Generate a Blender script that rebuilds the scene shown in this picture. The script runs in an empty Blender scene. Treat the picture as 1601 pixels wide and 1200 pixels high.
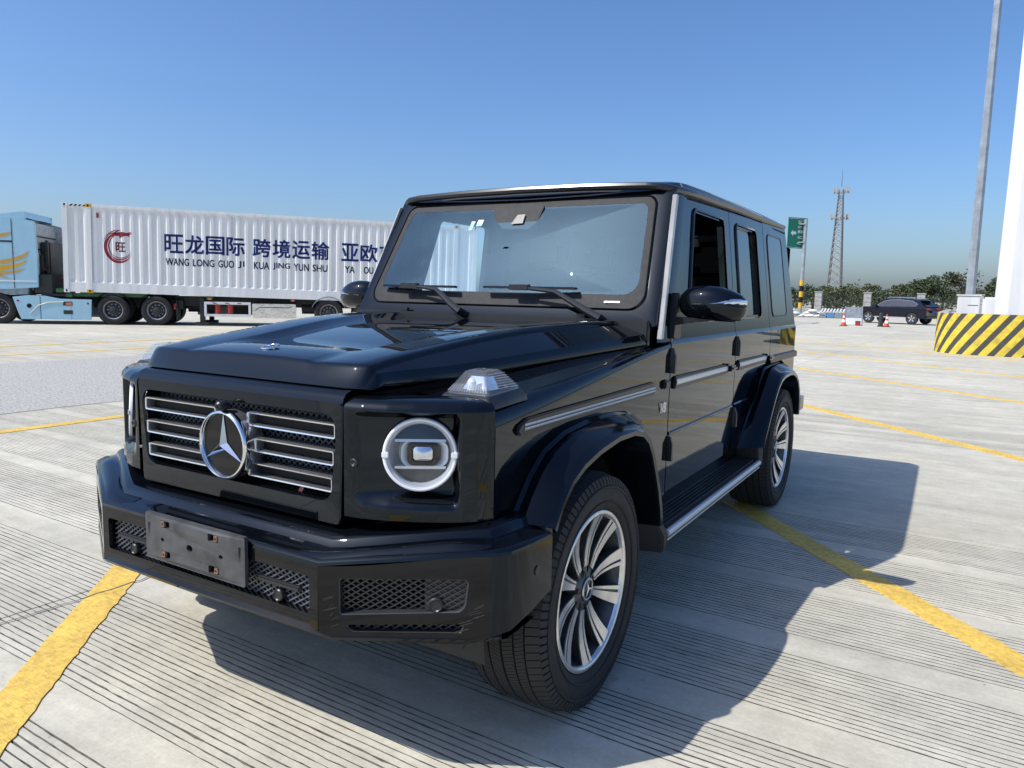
import bpy, bmesh, math, random
from mathutils import Vector, Matrix
from mathutils.geometry import tessellate_polygon
R = math.radians
random.seed(7)
SC = bpy.context.scene
COL = SC.collection

# ------------------------------------------------------------------ camera
cam_data = bpy.data.cameras.new('camera')
cam = bpy.data.objects.new('camera', cam_data)
COL.objects.link(cam)
cam_data.sensor_width = 36.0
cam_data.sensor_fit = 'HORIZONTAL'
cam_data.lens = 1174.6 / 1601 * 36
cam_data.clip_start = 0.05
cam_data.clip_end = 6000
def set_camera(loc, yaw, pitch, roll):
    cy, sy, cp, sp = math.cos(yaw), math.sin(yaw), math.cos(pitch), math.sin(pitch)
    f = Vector((-sy*cp, cy*cp, sp)); r = Vector((cy, sy, 0)); u = r.cross(f)
    r2 = r*math.cos(roll) + u*math.sin(roll); u2 = u*math.cos(roll) - r*math.sin(roll)
    m = Matrix((r2, u2, -f)).transposed().to_4x4()
    m.translation = loc
    cam.matrix_world = m
set_camera((1.9151, -2.1943, 1.3640), R(30.910), R(-6.929), R(1.265))
SC.camera = cam

# ------------------------------------------------------------------ world, sun, exposure
SUN_EL, SUN_AZ = R(50.9), math.atan2(-.635, -.505)       # direction towards the sun
SUND = Vector((math.cos(SUN_EL)*math.cos(SUN_AZ), math.cos(SUN_EL)*math.sin(SUN_AZ), math.sin(SUN_EL)))
world = bpy.data.worlds.new('World'); SC.world = world
world.use_nodes = True
wn = world.node_tree.nodes; wl = world.node_tree.links
sky = wn.new('ShaderNodeTexSky'); sky.sky_type = 'NISHITA'; sky.sun_disc = False
sky.sun_elevation = SUN_EL
sky.sun_rotation = math.atan2(SUND.x, SUND.y)
sky.altitude = 0; sky.air_density = 1.0; sky.dust_density = 2.0; sky.ozone_density = 8.0
wn['Background'].inputs['Strength'].default_value = 0.15
hs = wn.new('ShaderNodeHueSaturation'); hs.inputs['Saturation'].default_value = 1.08; hs.inputs['Hue'].default_value = .503
wl.new(sky.outputs[0], hs.inputs['Color']); wl.new(hs.outputs[0], wn['Background'].inputs['Color'])
sun_d = bpy.data.lights.new('sun', 'SUN'); sun_d.energy = 4.2; sun_d.angle = R(.53); sun_d.color = (1, .955, .88)
sun = bpy.data.objects.new('sun', sun_d); COL.objects.link(sun)
sun.rotation_euler = SUND.to_track_quat('Z', 'Y').to_euler()
sun.location = SUND * 60
SC.view_settings.view_transform = 'Standard'
SC.view_settings.look = 'None'
SC.view_settings.exposure = 0.2
SC.view_settings.gamma = 1.0
SC.view_settings.use_curve_mapping = False
SC.render.engine = 'CYCLES'
SC.cycles.max_bounces = 8
SC.cycles.transparent_max_bounces = 12
SC.cycles.caustics_reflective = False
SC.cycles.caustics_refractive = False

# ------------------------------------------------------------------ materials
MATS = {}
def mat(name, col, rough=.5, metal=0., coat=0., var=None, bump=None, spec=.5, ior=None, rvar=None, stretch=None, trans=0., alpha=1., emit=None, coords='Object', tint=None, stint=None):
    """Principled material; var=(scale, amount[, detail]) mottles the colour, bump=(scale, strength, distance)."""
    m = bpy.data.materials.new(name); m.use_nodes = True
    nt = m.node_tree; n = nt.nodes; l = nt.links
    p = n['Principled BSDF']
    p.inputs['Base Color'].default_value = (*col, 1)
    p.inputs['Roughness'].default_value = rough
    p.inputs['Metallic'].default_value = metal
    p.inputs['Coat Weight'].default_value = coat
    p.inputs['Coat Roughness'].default_value = .02
    p.inputs['Specular IOR Level'].default_value = spec
    if stint: p.inputs['Specular Tint'].default_value = (*stint, 1)
    if ior: p.inputs['IOR'].default_value = ior
    p.inputs['Transmission Weight'].default_value = trans
    p.inputs['Alpha'].default_value = alpha
    if emit: p.inputs['Emission Color'].default_value = (*emit[0], 1); p.inputs['Emission Strength'].default_value = emit[1]
    tc = None
    if var or bump or rvar:
        tc = n.new('ShaderNodeTexCoord').outputs[coords]
        if stretch:
            mp = n.new('ShaderNodeMapping'); mp.inputs['Scale'].default_value = stretch
            l.new(tc, mp.inputs['Vector']); tc = mp.outputs[0]
    def noise(scale, detail=5, rough_=.6):
        t = n.new('ShaderNodeTexNoise'); t.inputs['Scale'].default_value = scale; t.inputs['Detail'].default_value = detail
        t.inputs['Roughness'].default_value = rough_
        l.new(tc, t.inputs['Vector']); return t.outputs['Fac']
    if var:
        sc, am = var[0], var[1]
        mr = n.new('ShaderNodeMapRange'); l.new(noise(sc), mr.inputs[0])
        mr.inputs[1].default_value = .3; mr.inputs[2].default_value = .7
        mx = n.new('ShaderNodeMix'); mx.data_type = 'RGBA'
        l.new(mr.outputs[0], mx.inputs[0])
        c2 = tint if tint else tuple(c*(1-am) for c in col)
        mx.inputs[6].default_value = (*c2, 1); mx.inputs[7].default_value = (*[min(1, c*(1+am*.6)) for c in col], 1)
        l.new(mx.outputs[2], p.inputs['Base Color'])
    if rvar:
        mr = n.new('ShaderNodeMapRange'); l.new(noise(rvar[0]), mr.inputs[0])
        mr.inputs[1].default_value = .3; mr.inputs[2].default_value = .7
        mr.inputs[3].default_value = rough*(1-rvar[1]); mr.inputs[4].default_value = min(1, rough*(1+rvar[1]))
        l.new(mr.outputs[0], p.inputs['Roughness'])
    if bump:
        b = n.new('ShaderNodeBump'); b.inputs['Strength'].default_value = bump[1]; b.inputs['Distance'].default_value = bump[2]
        l.new(noise(bump[0], bump[3] if len(bump) > 3 else 6), b.inputs['Height']); l.new(b.outputs[0], p.inputs['Normal'])
    MATS[name] = m
    return m
def glass(name, tint, ior=1.5, refl=(1, 1, 1), dust_haze=0., dust_haze_col=(.6, .6, .58), rough=0.0):
    """thin pane: tinted see-through plus a mirror layer by Fresnel, and a dusty film that can also carry painted haze"""
    m = bpy.data.materials.new(name); m.use_nodes = True
    nt = m.node_tree; n = nt.nodes; l = nt.links
    n.remove(n['Principled BSDF']); out = n['Material Output']
    tr = n.new('ShaderNodeBsdfTransparent'); tr.inputs[0].default_value = (*tint, 1)
    gl = n.new('ShaderNodeBsdfGlossy'); gl.inputs['Color'].default_value = (*refl, 1); gl.inputs['Roughness'].default_value = rough
    fr = n.new('ShaderNodeFresnel'); geo = n.new('ShaderNodeNewGeometry'); bk = n.new('ShaderNodeMapRange')
    bk.inputs[3].default_value = ior; bk.inputs[4].default_value = 1/ior     # same mirror strength from either face of the pane
    l.new(geo.outputs['Backfacing'], bk.inputs[0]); l.new(bk.outputs[0], fr.inputs['IOR'])
    mx = n.new('ShaderNodeMixShader'); l.new(fr.outputs[0], mx.inputs[0]); l.new(tr.outputs[0], mx.inputs[1]); l.new(gl.outputs[0], mx.inputs[2])
    last = mx.outputs[0]
    if dust_haze:
        tc = n.new('ShaderNodeTexCoord'); t = n.new('ShaderNodeTexNoise'); t.inputs['Scale'].default_value = 4; t.inputs['Detail'].default_value = 8
        l.new(tc.outputs['Object'], t.inputs['Vector'])
        mr = n.new('ShaderNodeMapRange'); mr.inputs[1].default_value = .35; mr.inputs[2].default_value = .75
        mr.inputs[3].default_value = dust_haze*.35; mr.inputs[4].default_value = dust_haze*1.6
        l.new(t.outputs['Fac'], mr.inputs[0])
        sp = n.new('ShaderNodeTexNoise'); sp.inputs['Scale'].default_value = 34; sp.inputs['Detail'].default_value = 2      # dried splashes
        l.new(tc.outputs['Object'], sp.inputs['Vector'])
        sr = n.new('ShaderNodeMapRange'); sr.inputs[1].default_value = .73; sr.inputs[2].default_value = .78; sr.inputs[4].default_value = dust_haze*3
        l.new(sp.outputs['Fac'], sr.inputs[0])
        ad = n.new('ShaderNodeMath'); ad.operation = 'ADD'; l.new(mr.outputs[0], ad.inputs[0]); l.new(sr.outputs[0], ad.inputs[1]); mr = ad
        d = n.new('ShaderNodeBsdfDiffuse'); d.inputs[0].default_value = (*dust_haze_col, 1)
        m2 = n.new('ShaderNodeMixShader'); l.new(mr.outputs[0], m2.inputs[0]); l.new(last, m2.inputs[1]); l.new(d.outputs[0], m2.inputs[2]); last = m2.outputs[0]
    l.new(last, out.inputs['Surface'])
    MATS[name] = m
    return m

mat('car_paint', (.0016, .0024, .0042), .028, spec=.45, rvar=(5, .6), var=(6, .4), tint=(.0028, .0035, .0048), stint=(.82, .92, 1.), bump=(2.0, .02, .05, 2))
mat('flare_paint', (.0035, .0048, .0075), .10, spec=.36, stint=(.82, .92, 1.))
mat('gloss_black', (.004, .004, .005), .05, spec=.36)
mat('gutter_black', (.012, .013, .015), .24, spec=.6)
mat('satin_black', (.018, .019, .021), .38)
mat('matt_black', (.022, .022, .023), .62, bump=(180, .15, .002))
mat('trim_black', (.03, .031, .033), .42, var=(9, .3))
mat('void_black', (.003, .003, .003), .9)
mat('plate_plastic', (.065, .067, .07), .42, var=(14, .45), bump=(60, .12, .003), tint=(.028, .029, .031))
mat('chrome', (.82, .83, .85), .07, metal=1.)
mat('satin_chrome', (.72, .73, .75), .22, metal=1.)
mat('grille_silver', (.74, .75, .78), .16, metal=.9)
mat('pillar_strip', (.60, .585, .55), .38, metal=.15, var=(6, .22))  # pale colour paints in the sun caught by a black rail
mat('rim_machined', (.80, .795, .77), .3, metal=.8, var=(12, .25))
mat('rim_dark', (.10, .105, .11), .4, metal=.5, var=(14, .4))
mat('tyre_rubber', (.018, .018, .0185), .72, var=(10, .35), bump=(120, .2, .002))
mat('tread_rubber', (.021, .021, .021), .8, var=(16, .45), bump=(90, .3, .003), tint=(.03, .029, .027))
mat('brake_steel', (.25, .25, .26), .4, metal=.9)
mat('wire_black', (.03, .03, .033), .3, spec=.6)
mat('wire_grey', (.10, .105, .115), .32, spec=.6)
mat('lamp_white', (.86, .87, .88), .22, coat=.4)
mat('lamp_bowl', (.74, .76, .80), .25, metal=.35)
mat('frit', (.030, .031, .034), .6, spec=.22, var=(30, .3))
mat('bright_trim', (.70, .69, .66), .3, metal=.3)
mat('lamp_silver', (.80, .82, .85), .09, metal=1., bump=(40, .06, .004))
mat('lamp_dark', (.03, .032, .036), .25)
mat('interior_dark', (.012, .012, .013), .7, var=(20, .3))
mat('seat_leather', (.011, .011, .012), .5, bump=(80, .2, .003))
mat('sticker_white', (.78, .78, .76), .5)
mat('rust', (.22, .12, .07), .75, var=(60, .5))
mat('red_tag', (.5, .12, .12), .5)
glass('windshield_glass', (.72, .86, .90), 2.0, (.55, .84, 1.0), dust_haze=.045, dust_haze_col=(.30, .50, .68))  # blue film colour paints sky haze onto the dusty glass
glass('tinted_glass', (.16, .18, .20), 2.1, (1, 1, 1), dust_haze=.02)
glass('clear_glass', (.86, .93, .93), 1.45)
glass('lens_glass', (.95, .97, .98), 1.5)
glass('marker_lens', (.88, .92, .95), 1.55, dust_haze=.12, dust_haze_col=(.85, .87, .9))  # white film paints a bright glassy reflection into the lens

# ------------------------------------------------------------------ mesh helpers
class MB:
    def __init__(s): s.v = []; s.f = []; s.m = []; s.mi = 0
    def add(s, vs, fs):
        o = len(s.v); s.v += [tuple(p) for p in vs]
        for f in fs: s.f.append(tuple(i+o for i in f)); s.m.append(s.mi)
        return s
    def box(s, x0, x1, y0, y1, z0, z1):
        return s.add([(x0,y0,z0),(x1,y0,z0),(x1,y1,z0),(x0,y1,z0),(x0,y0,z1),(x1,y0,z1),(x1,y1,z1),(x0,y1,z1)],
                     [(3,2,1,0),(4,5,6,7),(0,1,5,4),(1,2,6,5),(2,3,7,6),(3,0,4,7)])
    def hexa(s, a, b):
        """two quads (4 points each) joined"""
        return s.add(list(a)+list(b), [(3,2,1,0),(4,5,6,7),(0,1,5,4),(1,2,6,5),(2,3,7,6),(3,0,4,7)])
    def loft(s, secs, closed=False, caps=False, loop=False):
        n = len(secs[0]); o = []
        vs = [p for sec in secs for p in sec]; fs = []
        ns = len(secs)
        for i in range(ns if loop else ns-1):
            for j in range(n if closed else n-1):
                a = i*n+j; b = i*n+(j+1) % n; i2 = (i+1) % ns; c = i2*n+(j+1) % n; d = i2*n+j
                fs.append((a, b, c, d))
        if caps:
            fs.append(tuple(range(n-1, -1, -1))); fs.append(tuple((ns-1)*n+j for j in range(n)))
        return s.add(vs, fs)
    def tube(s, path, r, n=8, caps=True, flat=None):
        path = [Vector(p) for p in path]; secs = []
        rs = r if isinstance(r, (list, tuple)) else [r]*len(path)
        up0 = None
        for i, p in enumerate(path):
            t = (path[min(i+1, len(path)-1)]-path[max(i-1, 0)]).normalized()
            if up0 is None:
                up0 = Vector((0, 0, 1)) if abs(t.z) < .9 else Vector((1, 0, 0))
            a = (up0 - t*up0.dot(t)).normalized(); b = t.cross(a); up0 = a
            fa, fb = flat if flat else (1, 1)
            secs.append([p + (a*math.cos(2*math.pi*k/n)*fa + b*math.sin(2*math.pi*k/n)*fb)*rs[i] for k in range(n)])
        return s.loft(secs, True, caps)
    def lathe(s, prof, c, axis='x', n=32, closed_prof=False, a0=0, a1=2*math.pi):
        """prof = [(along, radius)]"""
        c = Vector(c); full = abs(a1-a0-2*math.pi) < 1e-6; secs = []
        for k in range(n if full else n+1):
            t = a0+(a1-a0)*k/n; ca, sa = math.cos(t), math.sin(t)
            row = []
            for al, r in prof:
                if axis == 'x': q = (al, r*ca, r*sa)
                elif axis == 'y': q = (r*ca, al, r*sa)
                else: q = (r*ca, r*sa, al)
                row.append(c+Vector(q))
            secs.append(row)
        return s.loft(secs, closed_prof, False, loop=full)
    def disc(s, c, r, axis='y', n=24, r2=None):
        c = Vector(c); vs = []
        for k in range(n):
            t = 2*math.pi*k/n; a, b = r*math.cos(t), (r2 or r)*math.sin(t)
            vs.append(c+Vector({'x': (0, a, b), 'y': (a, 0, b), 'z': (a, b, 0)}[axis]))
        return s.add(vs, [tuple(range(n))])
    def plate(s, loops, front, back):
        """flat panel with holes: loops in 2-D, front/back map (a,b) -> 3-D"""
        tri = tessellate_polygon([[Vector((a, b, 0)) for a, b in lp] for lp in loops])
        flat = [p for lp in loops for p in lp]; n = len(flat)
        vs = [front(*p) for p in flat]+[back(*p) for p in flat]
        fs = [tuple(t) for t in tri]+[tuple(i+n for i in reversed(t)) for t in tri]
        o = 0
        for lp in loops:
            k = len(lp)
            for i in range(k):
                a, b = o+i, o+(i+1) % k
                fs.append((a, b, b+n, a+n))
            o += k
        return s.add(vs, fs)
    def prism(s, poly, axis, a, b):
        m = {'x': lambda t: (lambda u, v: (t, u, v)), 'y': lambda t: (lambda u, v: (u, t, v)), 'z': lambda t: (lambda u, v: (u, v, t))}[axis]
        return s.plate([poly], m(a), m(b))
    def mesh(s, name, mats, bevel=0, seg=2, sharp=32, mx=False, merge=0):
        me = bpy.data.meshes.new(name)
        vs = [(-x, y, z) for x, y, z in s.v] if mx else s.v
        bm = bmesh.new()
        bv = [bm.verts.new(p) for p in vs]
        for f, mi in zip(s.f, s.m):
            try:
                fc = bm.faces.new([bv[i] for i in f]); fc.material_index = mi
            except ValueError: pass
        if merge: bmesh.ops.remove_doubles(bm, verts=bm.verts, dist=merge)
        bmesh.ops.recalc_face_normals(bm, faces=bm.faces)
        if bevel:
            es = [e for e in bm.edges if len(e.link_faces) == 2 and e.calc_face_angle(0) > R(28)]
            bmesh.ops.bevel(bm, geom=es, offset=bevel, segments=seg, affect='EDGES', clamp_overlap=True)
        for f in bm.faces: f.smooth = True
        for e in bm.edges:
            if len(e.link_faces) != 2 or e.calc_face_angle(0) > R(sharp): e.smooth = False
        bm.to_mesh(me); bm.free()
        for mt in (mats if isinstance(mats, (list, tuple)) else [mats]):
            me.materials.append(MATS[mt] if isinstance(mt, str) else mt)
        return me
    def build(s, name, mats, parent=None, **kw):
        o = bpy.data.objects.new(name, s.mesh(name, mats, **kw)); COL.objects.link(o)
        if parent is not None: o.parent = parent
        return o
def tag(o, label=None, cat=None, group=None, kind=None):
    if label: o['label'] = label
    if cat: o['category'] = cat
    if group: o['group'] = group
    if kind: o['kind'] = kind
    return o
def empty(name, loc=(0, 0, 0), rz=0):
    o = bpy.data.objects.new(name, None); COL.objects.link(o)
    o.location = loc; o.rotation_euler = (0, 0, rz); o.empty_display_size = .2
    return o
def inst(name, me, parent, loc=(0, 0, 0), rot=(0, 0, 0), scale=(1, 1, 1)):
    o = bpy.data.objects.new(name, me); COL.objects.link(o)
    o.parent = parent; o.location = loc; o.rotation_euler = rot; o.scale = scale
    return o
def copy_tree(o, parent=None):
    c = o.copy(); COL.objects.link(c); c.parent = parent
    for ch in list(o.children): copy_tree(ch, c)
    return c
def rpoly(corners, r, n=5):
    """polygon with rounded corners; r number or list"""
    out = []; k = len(corners)
    for i in range(k):
        p = Vector(corners[i]); a = Vector(corners[i-1]); b = Vector(corners[(i+1) % k])
        rr = r[i] if isinstance(r, (list, tuple)) else r
        u = (a-p).normalized(); w = (b-p).normalized()
        half = math.acos(max(-1, min(1, u.dot(w))))/2
        d = rr/math.tan(half); c = p+(u+w).normalized()*(rr/math.sin(half))
        p0 = p+u*d-c; p1 = p+w*d-c
        a0 = math.atan2(p0.y, p0.x); a1 = math.atan2(p1.y, p1.x)
        while a1-a0 > math.pi: a1 -= 2*math.pi
        while a1-a0 < -math.pi: a1 += 2*math.pi
        for j in range(n+1):
            t = a0+(a1-a0)*j/n; out.append((c.x+rr*math.cos(t), c.y+rr*math.sin(t)))
    return out
def lerp(a, b, t): return a+(b-a)*t
def curve(pts, x):
    """piecewise-linear y(x)"""
    if x <= pts[0][0]: return pts[0][1]
    for (x0, y0), (x1, y1) in zip(pts, pts[1:]):
        if x <= x1: return y0+(y1-y0)*(x-x0)/(x1-x0)
    return pts[-1][1]
def smooth(t): t = max(0, min(1, t)); return t*t*(3-2*t)
def text_mesh(body, size, bold=0., align='LEFT', width=1.):
    cu = bpy.data.curves.new('txt', 'FONT'); cu.body = body; cu.size = size; cu.align_x = align; cu.offset = bold
    cu.resolution_u = 3; cu.fill_mode = 'FRONT'
    o = bpy.data.objects.new('txt', cu); COL.objects.link(o)
    dg = bpy.context.evaluated_depsgraph_get()
    me = bpy.data.meshes.new_from_object(o.evaluated_get(dg))
    bpy.data.objects.remove(o); bpy.data.curves.remove(cu)
    vs = [(v.co.x*width, v.co.y) for v in me.vertices]; fs = [tuple(p.vertices) for p in me.polygons]
    bpy.data.meshes.remove(me)
    return vs, fs
# ------------------------------------------------------------------ ground
def concrete(name, streak_axis='x', base=(.555, .528, .428), far=False):
    m = bpy.data.materials.new(name); m.use_nodes = True
    nt = m.node_tree; n = nt.nodes; l = nt.links; p = n['Principled BSDF']
    p.inputs['Roughness'].default_value = .82
    p.inputs['Specular IOR Level'].default_value = .3
    geo = n.new('ShaderNodeNewGeometry'); oi = n.new('ShaderNodeObjectInfo')
    def nz(scale, detail=6, st=None, rough=.6, off=None):
        src = geo.outputs['Position']
        if st or off:
            mp = n.new('ShaderNodeMapping'); mp.inputs['Scale'].default_value = st or (1, 1, 1)
            if off: mp.inputs['Location'].default_value = off
            l.new(src, mp.inputs['Vector']); src = mp.outputs[0]
        t = n.new('ShaderNodeTexNoise'); t.inputs['Scale'].default_value = scale; t.inputs['Detail'].default_value = detail
        t.inputs['Roughness'].default_value = rough; l.new(src, t.inputs['Vector']); return t.outputs['Fac']
    def rng(v, a, b, c, d):
        r = n.new('ShaderNodeMapRange'); l.new(v, r.inputs[0])
        for k, x in zip((1, 2, 3, 4), (a, b, c, d)): r.inputs[k].default_value = x
        return r.outputs[0]
    def mul(a, b):
        x = n.new('ShaderNodeMath'); x.operation = 'MULTIPLY'; l.new(a, x.inputs[0])
        if isinstance(b, float): x.inputs[1].default_value = b
        else: l.new(b, x.inputs[1])
        return x.outputs[0]
    f = rng(nz(.45, 5), .3, .72, .87, 1.07)                       # big patches
    f = mul(f, rng(nz(2.6, 8, (1, 1, 1), .7), .28, .74, .84, 1.12))    # blotches
    f = mul(f, rng(nz(1.0, 7, (.35, 3.5, 1), .7), .3, .72, .78, 1.12))   # broom streaks
    f = mul(f, rng(nz(9, 9, None, .75), .25, .75, .86, 1.12))
    f = mul(f, rng(nz(55, 4, None, .7), .3, .7, .90, 1.08))         # grain
    f = mul(f, rng(nz(7, 3, None, .5, (7, 3, 0)), .70, .76, 1., .72))    # small dark stains
    f = mul(f, rng(nz(30, 2, None, .5, (2, 9, 0)), .74, .80, 1., .45))   # specks
    f = mul(f, rng(oi.outputs['Random'], 0, 1, .94, 1.05))
    mx = n.new('ShaderNodeMix'); mx.data_type = 'RGBA'
    l.new(rng(nz(1.3, 5, None, .6, (4, 4, 0)), .35, .68, 0, 1), mx.inputs[0])
    mx.inputs[6].default_value = (base[0]*1.005, base[1]*.992, base[2]*.985, 1)
    mx.inputs[7].default_value = (base[0]*.99, base[1]*1.0, base[2]*1.045, 1)
    vm = n.new('ShaderNodeVectorMath'); vm.operation = 'SCALE'; l.new(mx.outputs[2], vm.inputs[0]); l.new(f, vm.inputs['Scale'])
    l.new(vm.outputs[0], p.inputs['Base Color'])
    b = n.new('ShaderNodeBump'); b.inputs['Strength'].default_value = .35; b.inputs['Distance'].default_value = .004
    l.new(nz(28, 9, None, .75), b.inputs['Height'])
    b2 = n.new('ShaderNodeBump'); b2.inputs['Strength'].default_value = .25; b2.inputs['Distance'].default_value = .01
    l.new(nz(5, 6, (.5, 3, 1), .6), b2.inputs['Height']); l.new(b.outputs[0], b2.inputs['Normal'])
    l.new(b2.outputs[0], p.inputs['Normal'])
    MATS[name] = m
    return m
concrete('concrete')
mat('groove_dirt', (.125, .116, .098), .95, var=(24, .6))
mat('joint_dirt', (.05, .047, .042), .95, var=(12, .5))
mat('asphalt', (.45, .44, .40), .9, var=(34, .55), bump=(90, .9, .012, 3), coords='Object')
def paint_yellow():
    m = mat('yellow_paint', (.64, .40, .055), .62)
    nt = m.node_tree; n = nt.nodes; l = nt.links; p = n['Principled BSDF']
    geo = n.new('ShaderNodeNewGeometry')
    mp = n.new('ShaderNodeMapping'); mp.inputs['Rotation'].default_value = (0, 0, R(47.5)); mp.inputs['Scale'].default_value = (1, 6, 1)
    l.new(geo.outputs['Position'], mp.inputs['Vector'])
    def nz(sc, vec, d=6, r=.65):
        t = n.new('ShaderNodeTexNoise'); t.inputs['Scale'].default_value = sc; t.inputs['Detail'].default_value = d; t.inputs['Roughness'].default_value = r
        l.new(vec, t.inputs['Vector']); return t.outputs['Fac']
    r1 = n.new('ShaderNodeValToRGB'); l.new(nz(5, geo.outputs['Position'], 8, .7), r1.inputs[0])
    e = r1.color_ramp.elements; e[0].position = .3; e[0].color = (.55, .37, .08, 1); e[1].position = .62; e[1].color = (.80, .54, .10, 1)
    r2 = n.new('ShaderNodeValToRGB'); l.new(nz(38, geo.outputs['Position'], 5, .7), r2.inputs[0])
    e = r2.color_ramp.elements; e[0].position = .33; e[0].color = (.72, .72, .74, 1); e[1].position = .6; e[1].color = (1.06, 1.05, 1.0, 1)
    mx = n.new('ShaderNodeMix'); mx.data_type = 'RGBA'; mx.blend_type = 'MULTIPLY'; mx.inputs[0].default_value = 1
    l.new(r1.outputs[0], mx.inputs[6]); l.new(r2.outputs[0], mx.inputs[7]); l.new(mx.outputs[2], p.inputs['Base Color'])
    b = n.new('ShaderNodeBump'); b.inputs['Strength'].default_value = .7; b.inputs['Distance'].default_value = .006
    l.new(nz(9, mp.outputs[0], 5, .6), b.inputs['Height'])
    b2 = n.new('ShaderNodeBump'); b2.inputs['Strength'].default_value = .5; b2.inputs['Distance'].default_value = .003
    l.new(nz(70, geo.outputs['Position'], 4, .7), b2.inputs['Height']); l.new(b.outputs[0], b2.inputs['Normal'])
    l.new(b2.outputs[0], p.inputs['Normal'])
paint_yellow()

ground = tag(MB().add([(-1500, -1500, -.022), (1500, -1500, -.022), (1500, 1500, -.022), (-1500, 1500, -.022)], [(0, 1, 2, 3)])
             .build('ground', 'concrete'), kind='structure')
GROT = R(-1.3); GPIV = Vector((-1.27, 2.85, 0))
def slab_mesh(w, h, bands, seg, pitch=.0292, seed=1):
    """concrete slab with sawn anti-slip grooves running along its width; bands = [(v0, v1)] grooved strips"""
    rnd = random.Random(seed); mb = MB()
    rows = [(.004, 0, 0)]
    for v0, v1 in bands:
        v = v0
        while v < v1-.01:
            wd = rnd.uniform(.0042, .0070); d = rnd.uniform(.0030, .0055)
            vv = v+rnd.uniform(-.0018, .0018)
            rows += [(vv-wd/2, 0, 1), (vv-wd*.36, -d, 1), (vv+wd*.36, -d, 1), (vv+wd/2, 0, 0)]
            v += pitch
    rows.append((h-.004, 0, 0))
    vs, fs, ms = [], [], []
    us = [.004+(w-.008)*i/seg for i in range(seg+1)]
    wear = [1.]*(seg+1)
    for v, z, mflag in rows:
        if mflag == 1 and z == 0:            # new groove: its own wear along the length, with worn-out stretches and chipped edges
            wear = []; w_ = rnd.uniform(.5, 1.1)
            for u in us:
                w_ = max(.06, min(1.25, w_+rnd.gauss(0, .16))); wear.append(w_)
        for j, u in enumerate(us):
            inside = .01 < v < h-.01
            jit = rnd.gauss(0, .0007)+(rnd.choice((-1, 1))*.0022 if rnd.random() < .05 else 0) if (z == 0 and inside) else 0
            vs.append((u, v+jit, z*wear[j]))
    k = seg+1
    for i in range(len(rows)-1):
        for j in range(seg):
            fs.append((i*k+j, i*k+j+1, (i+1)*k+j+1, (i+1)*k+j)); ms.append(rows[i][2])
    mb.v = vs; mb.f = fs; mb.m = ms
    mb.mi = 0
    for a, b in (((.004, .004), (w-.004, .004)), ((w-.004, .004), (w-.004, h-.004)), ((w-.004, h-.004), (.004, h-.004)), ((.004, h-.004), (.004, .004))):
        mb.add([(*a, -.022), (*b, -.022), (*b, 0), (*a, 0)], [(0, 1, 2, 3)])
    return mb.mesh('concrete_slab', ['concrete', 'groove_dirt'], sharp=10)
def rand_bands(h, seed):
    rnd = random.Random(seed); out = []; v = rnd.uniform(.05, .2)
    while v < h-.3:
        w = rnd.uniform(.44, .62); out.append((v, min(v+w, h-.06))); v += w+rnd.uniform(.14, .2)
    return out
near_right = [(v0+2.15, v1+2.15) for v0, v1 in ((-2.1, -1.75), (-1.60, -1.03), (-.869, -.284), (-.104, .17), (.36, .83), (.99, 1.5), (1.66, 2.2), (2.36, 2.8))]
near_left = [(v0+2.15, v1+2.15) for v0, v1 in ((-2.1, -1.55), (-1.40, -.90), (-.75, -.14), (.05, .60), (.74, 1.25), (1.40, 1.95), (2.10, 2.6))]
slab_protos = {}
def place_slab(u0, v0, w, h, me):
    o = bpy.data.objects.new('concrete_slab', me); COL.objects.link(o); o.parent = ground
    q = Matrix.Rotation(GROT, 3, 'Z') @ (Vector((u0, v0, 0))-GPIV) + GPIV
    o.location = q; o.rotation_euler = (0, 0, GROT)
cols = [(-6.58, 5.31)] + [(-1.27+5*i, 5.) for i in range(4)]
plain5 = slab_mesh(5., 5., [], 1); plainL = slab_mesh(5.31, 5., [], 1)
for ci, (u0, w) in enumerate(cols):
    for ri in range(-2, 9):
        v0 = -2.15+5*ri
        if ri == 0 and ci == 0: me = slab_mesh(w, 5., near_left, 64, seed=3)
        elif ri == 0 and ci == 1: me = slab_mesh(w, 5., near_right, 110, seed=4)
        elif ri in (-1, 0) and ci < 3: me = slab_mesh(w, 5., rand_bands(5., 10+ci+7*ri), 16, seed=20+ci+9*ri)
        elif ri == 1 and ci == 0: me = slab_mesh(w, 5., rand_bands(5., 40+ci), 12, seed=50+ci)
        elif ri == 1 and ci == 1: me = slab_mesh(w, 5., [(3.2, 3.7), (3.9, 4.5)], 12, seed=50+ci)
        else: me = plainL if ci == 0 else plain5
        place_slab(u0, v0, w, 5., me)
for ci in range(4):
    for ri in range(-2, 7):
        place_slab(-11.72-5*(ci+1), -2.15+5*ri, 5., 5., plain5)
# asphalt lane between the two slab fields
am = MB(); rnd = random.Random(5)
n_ = 80; L_, R_ = [], []
for i in range(n_+1):
    y = -14+60*i/n_
    L_.append((-11.82+.02*(y-2.85)*1.1+rnd.uniform(-.05, .05), y, .004)); R_.append((-6.47+.02*(y-2.85)*1.1+rnd.uniform(-.06, .06), y, .004))
am.loft([L_, R_])
tag(am.build('asphalt_lane', 'asphalt'), kind='structure')

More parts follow.
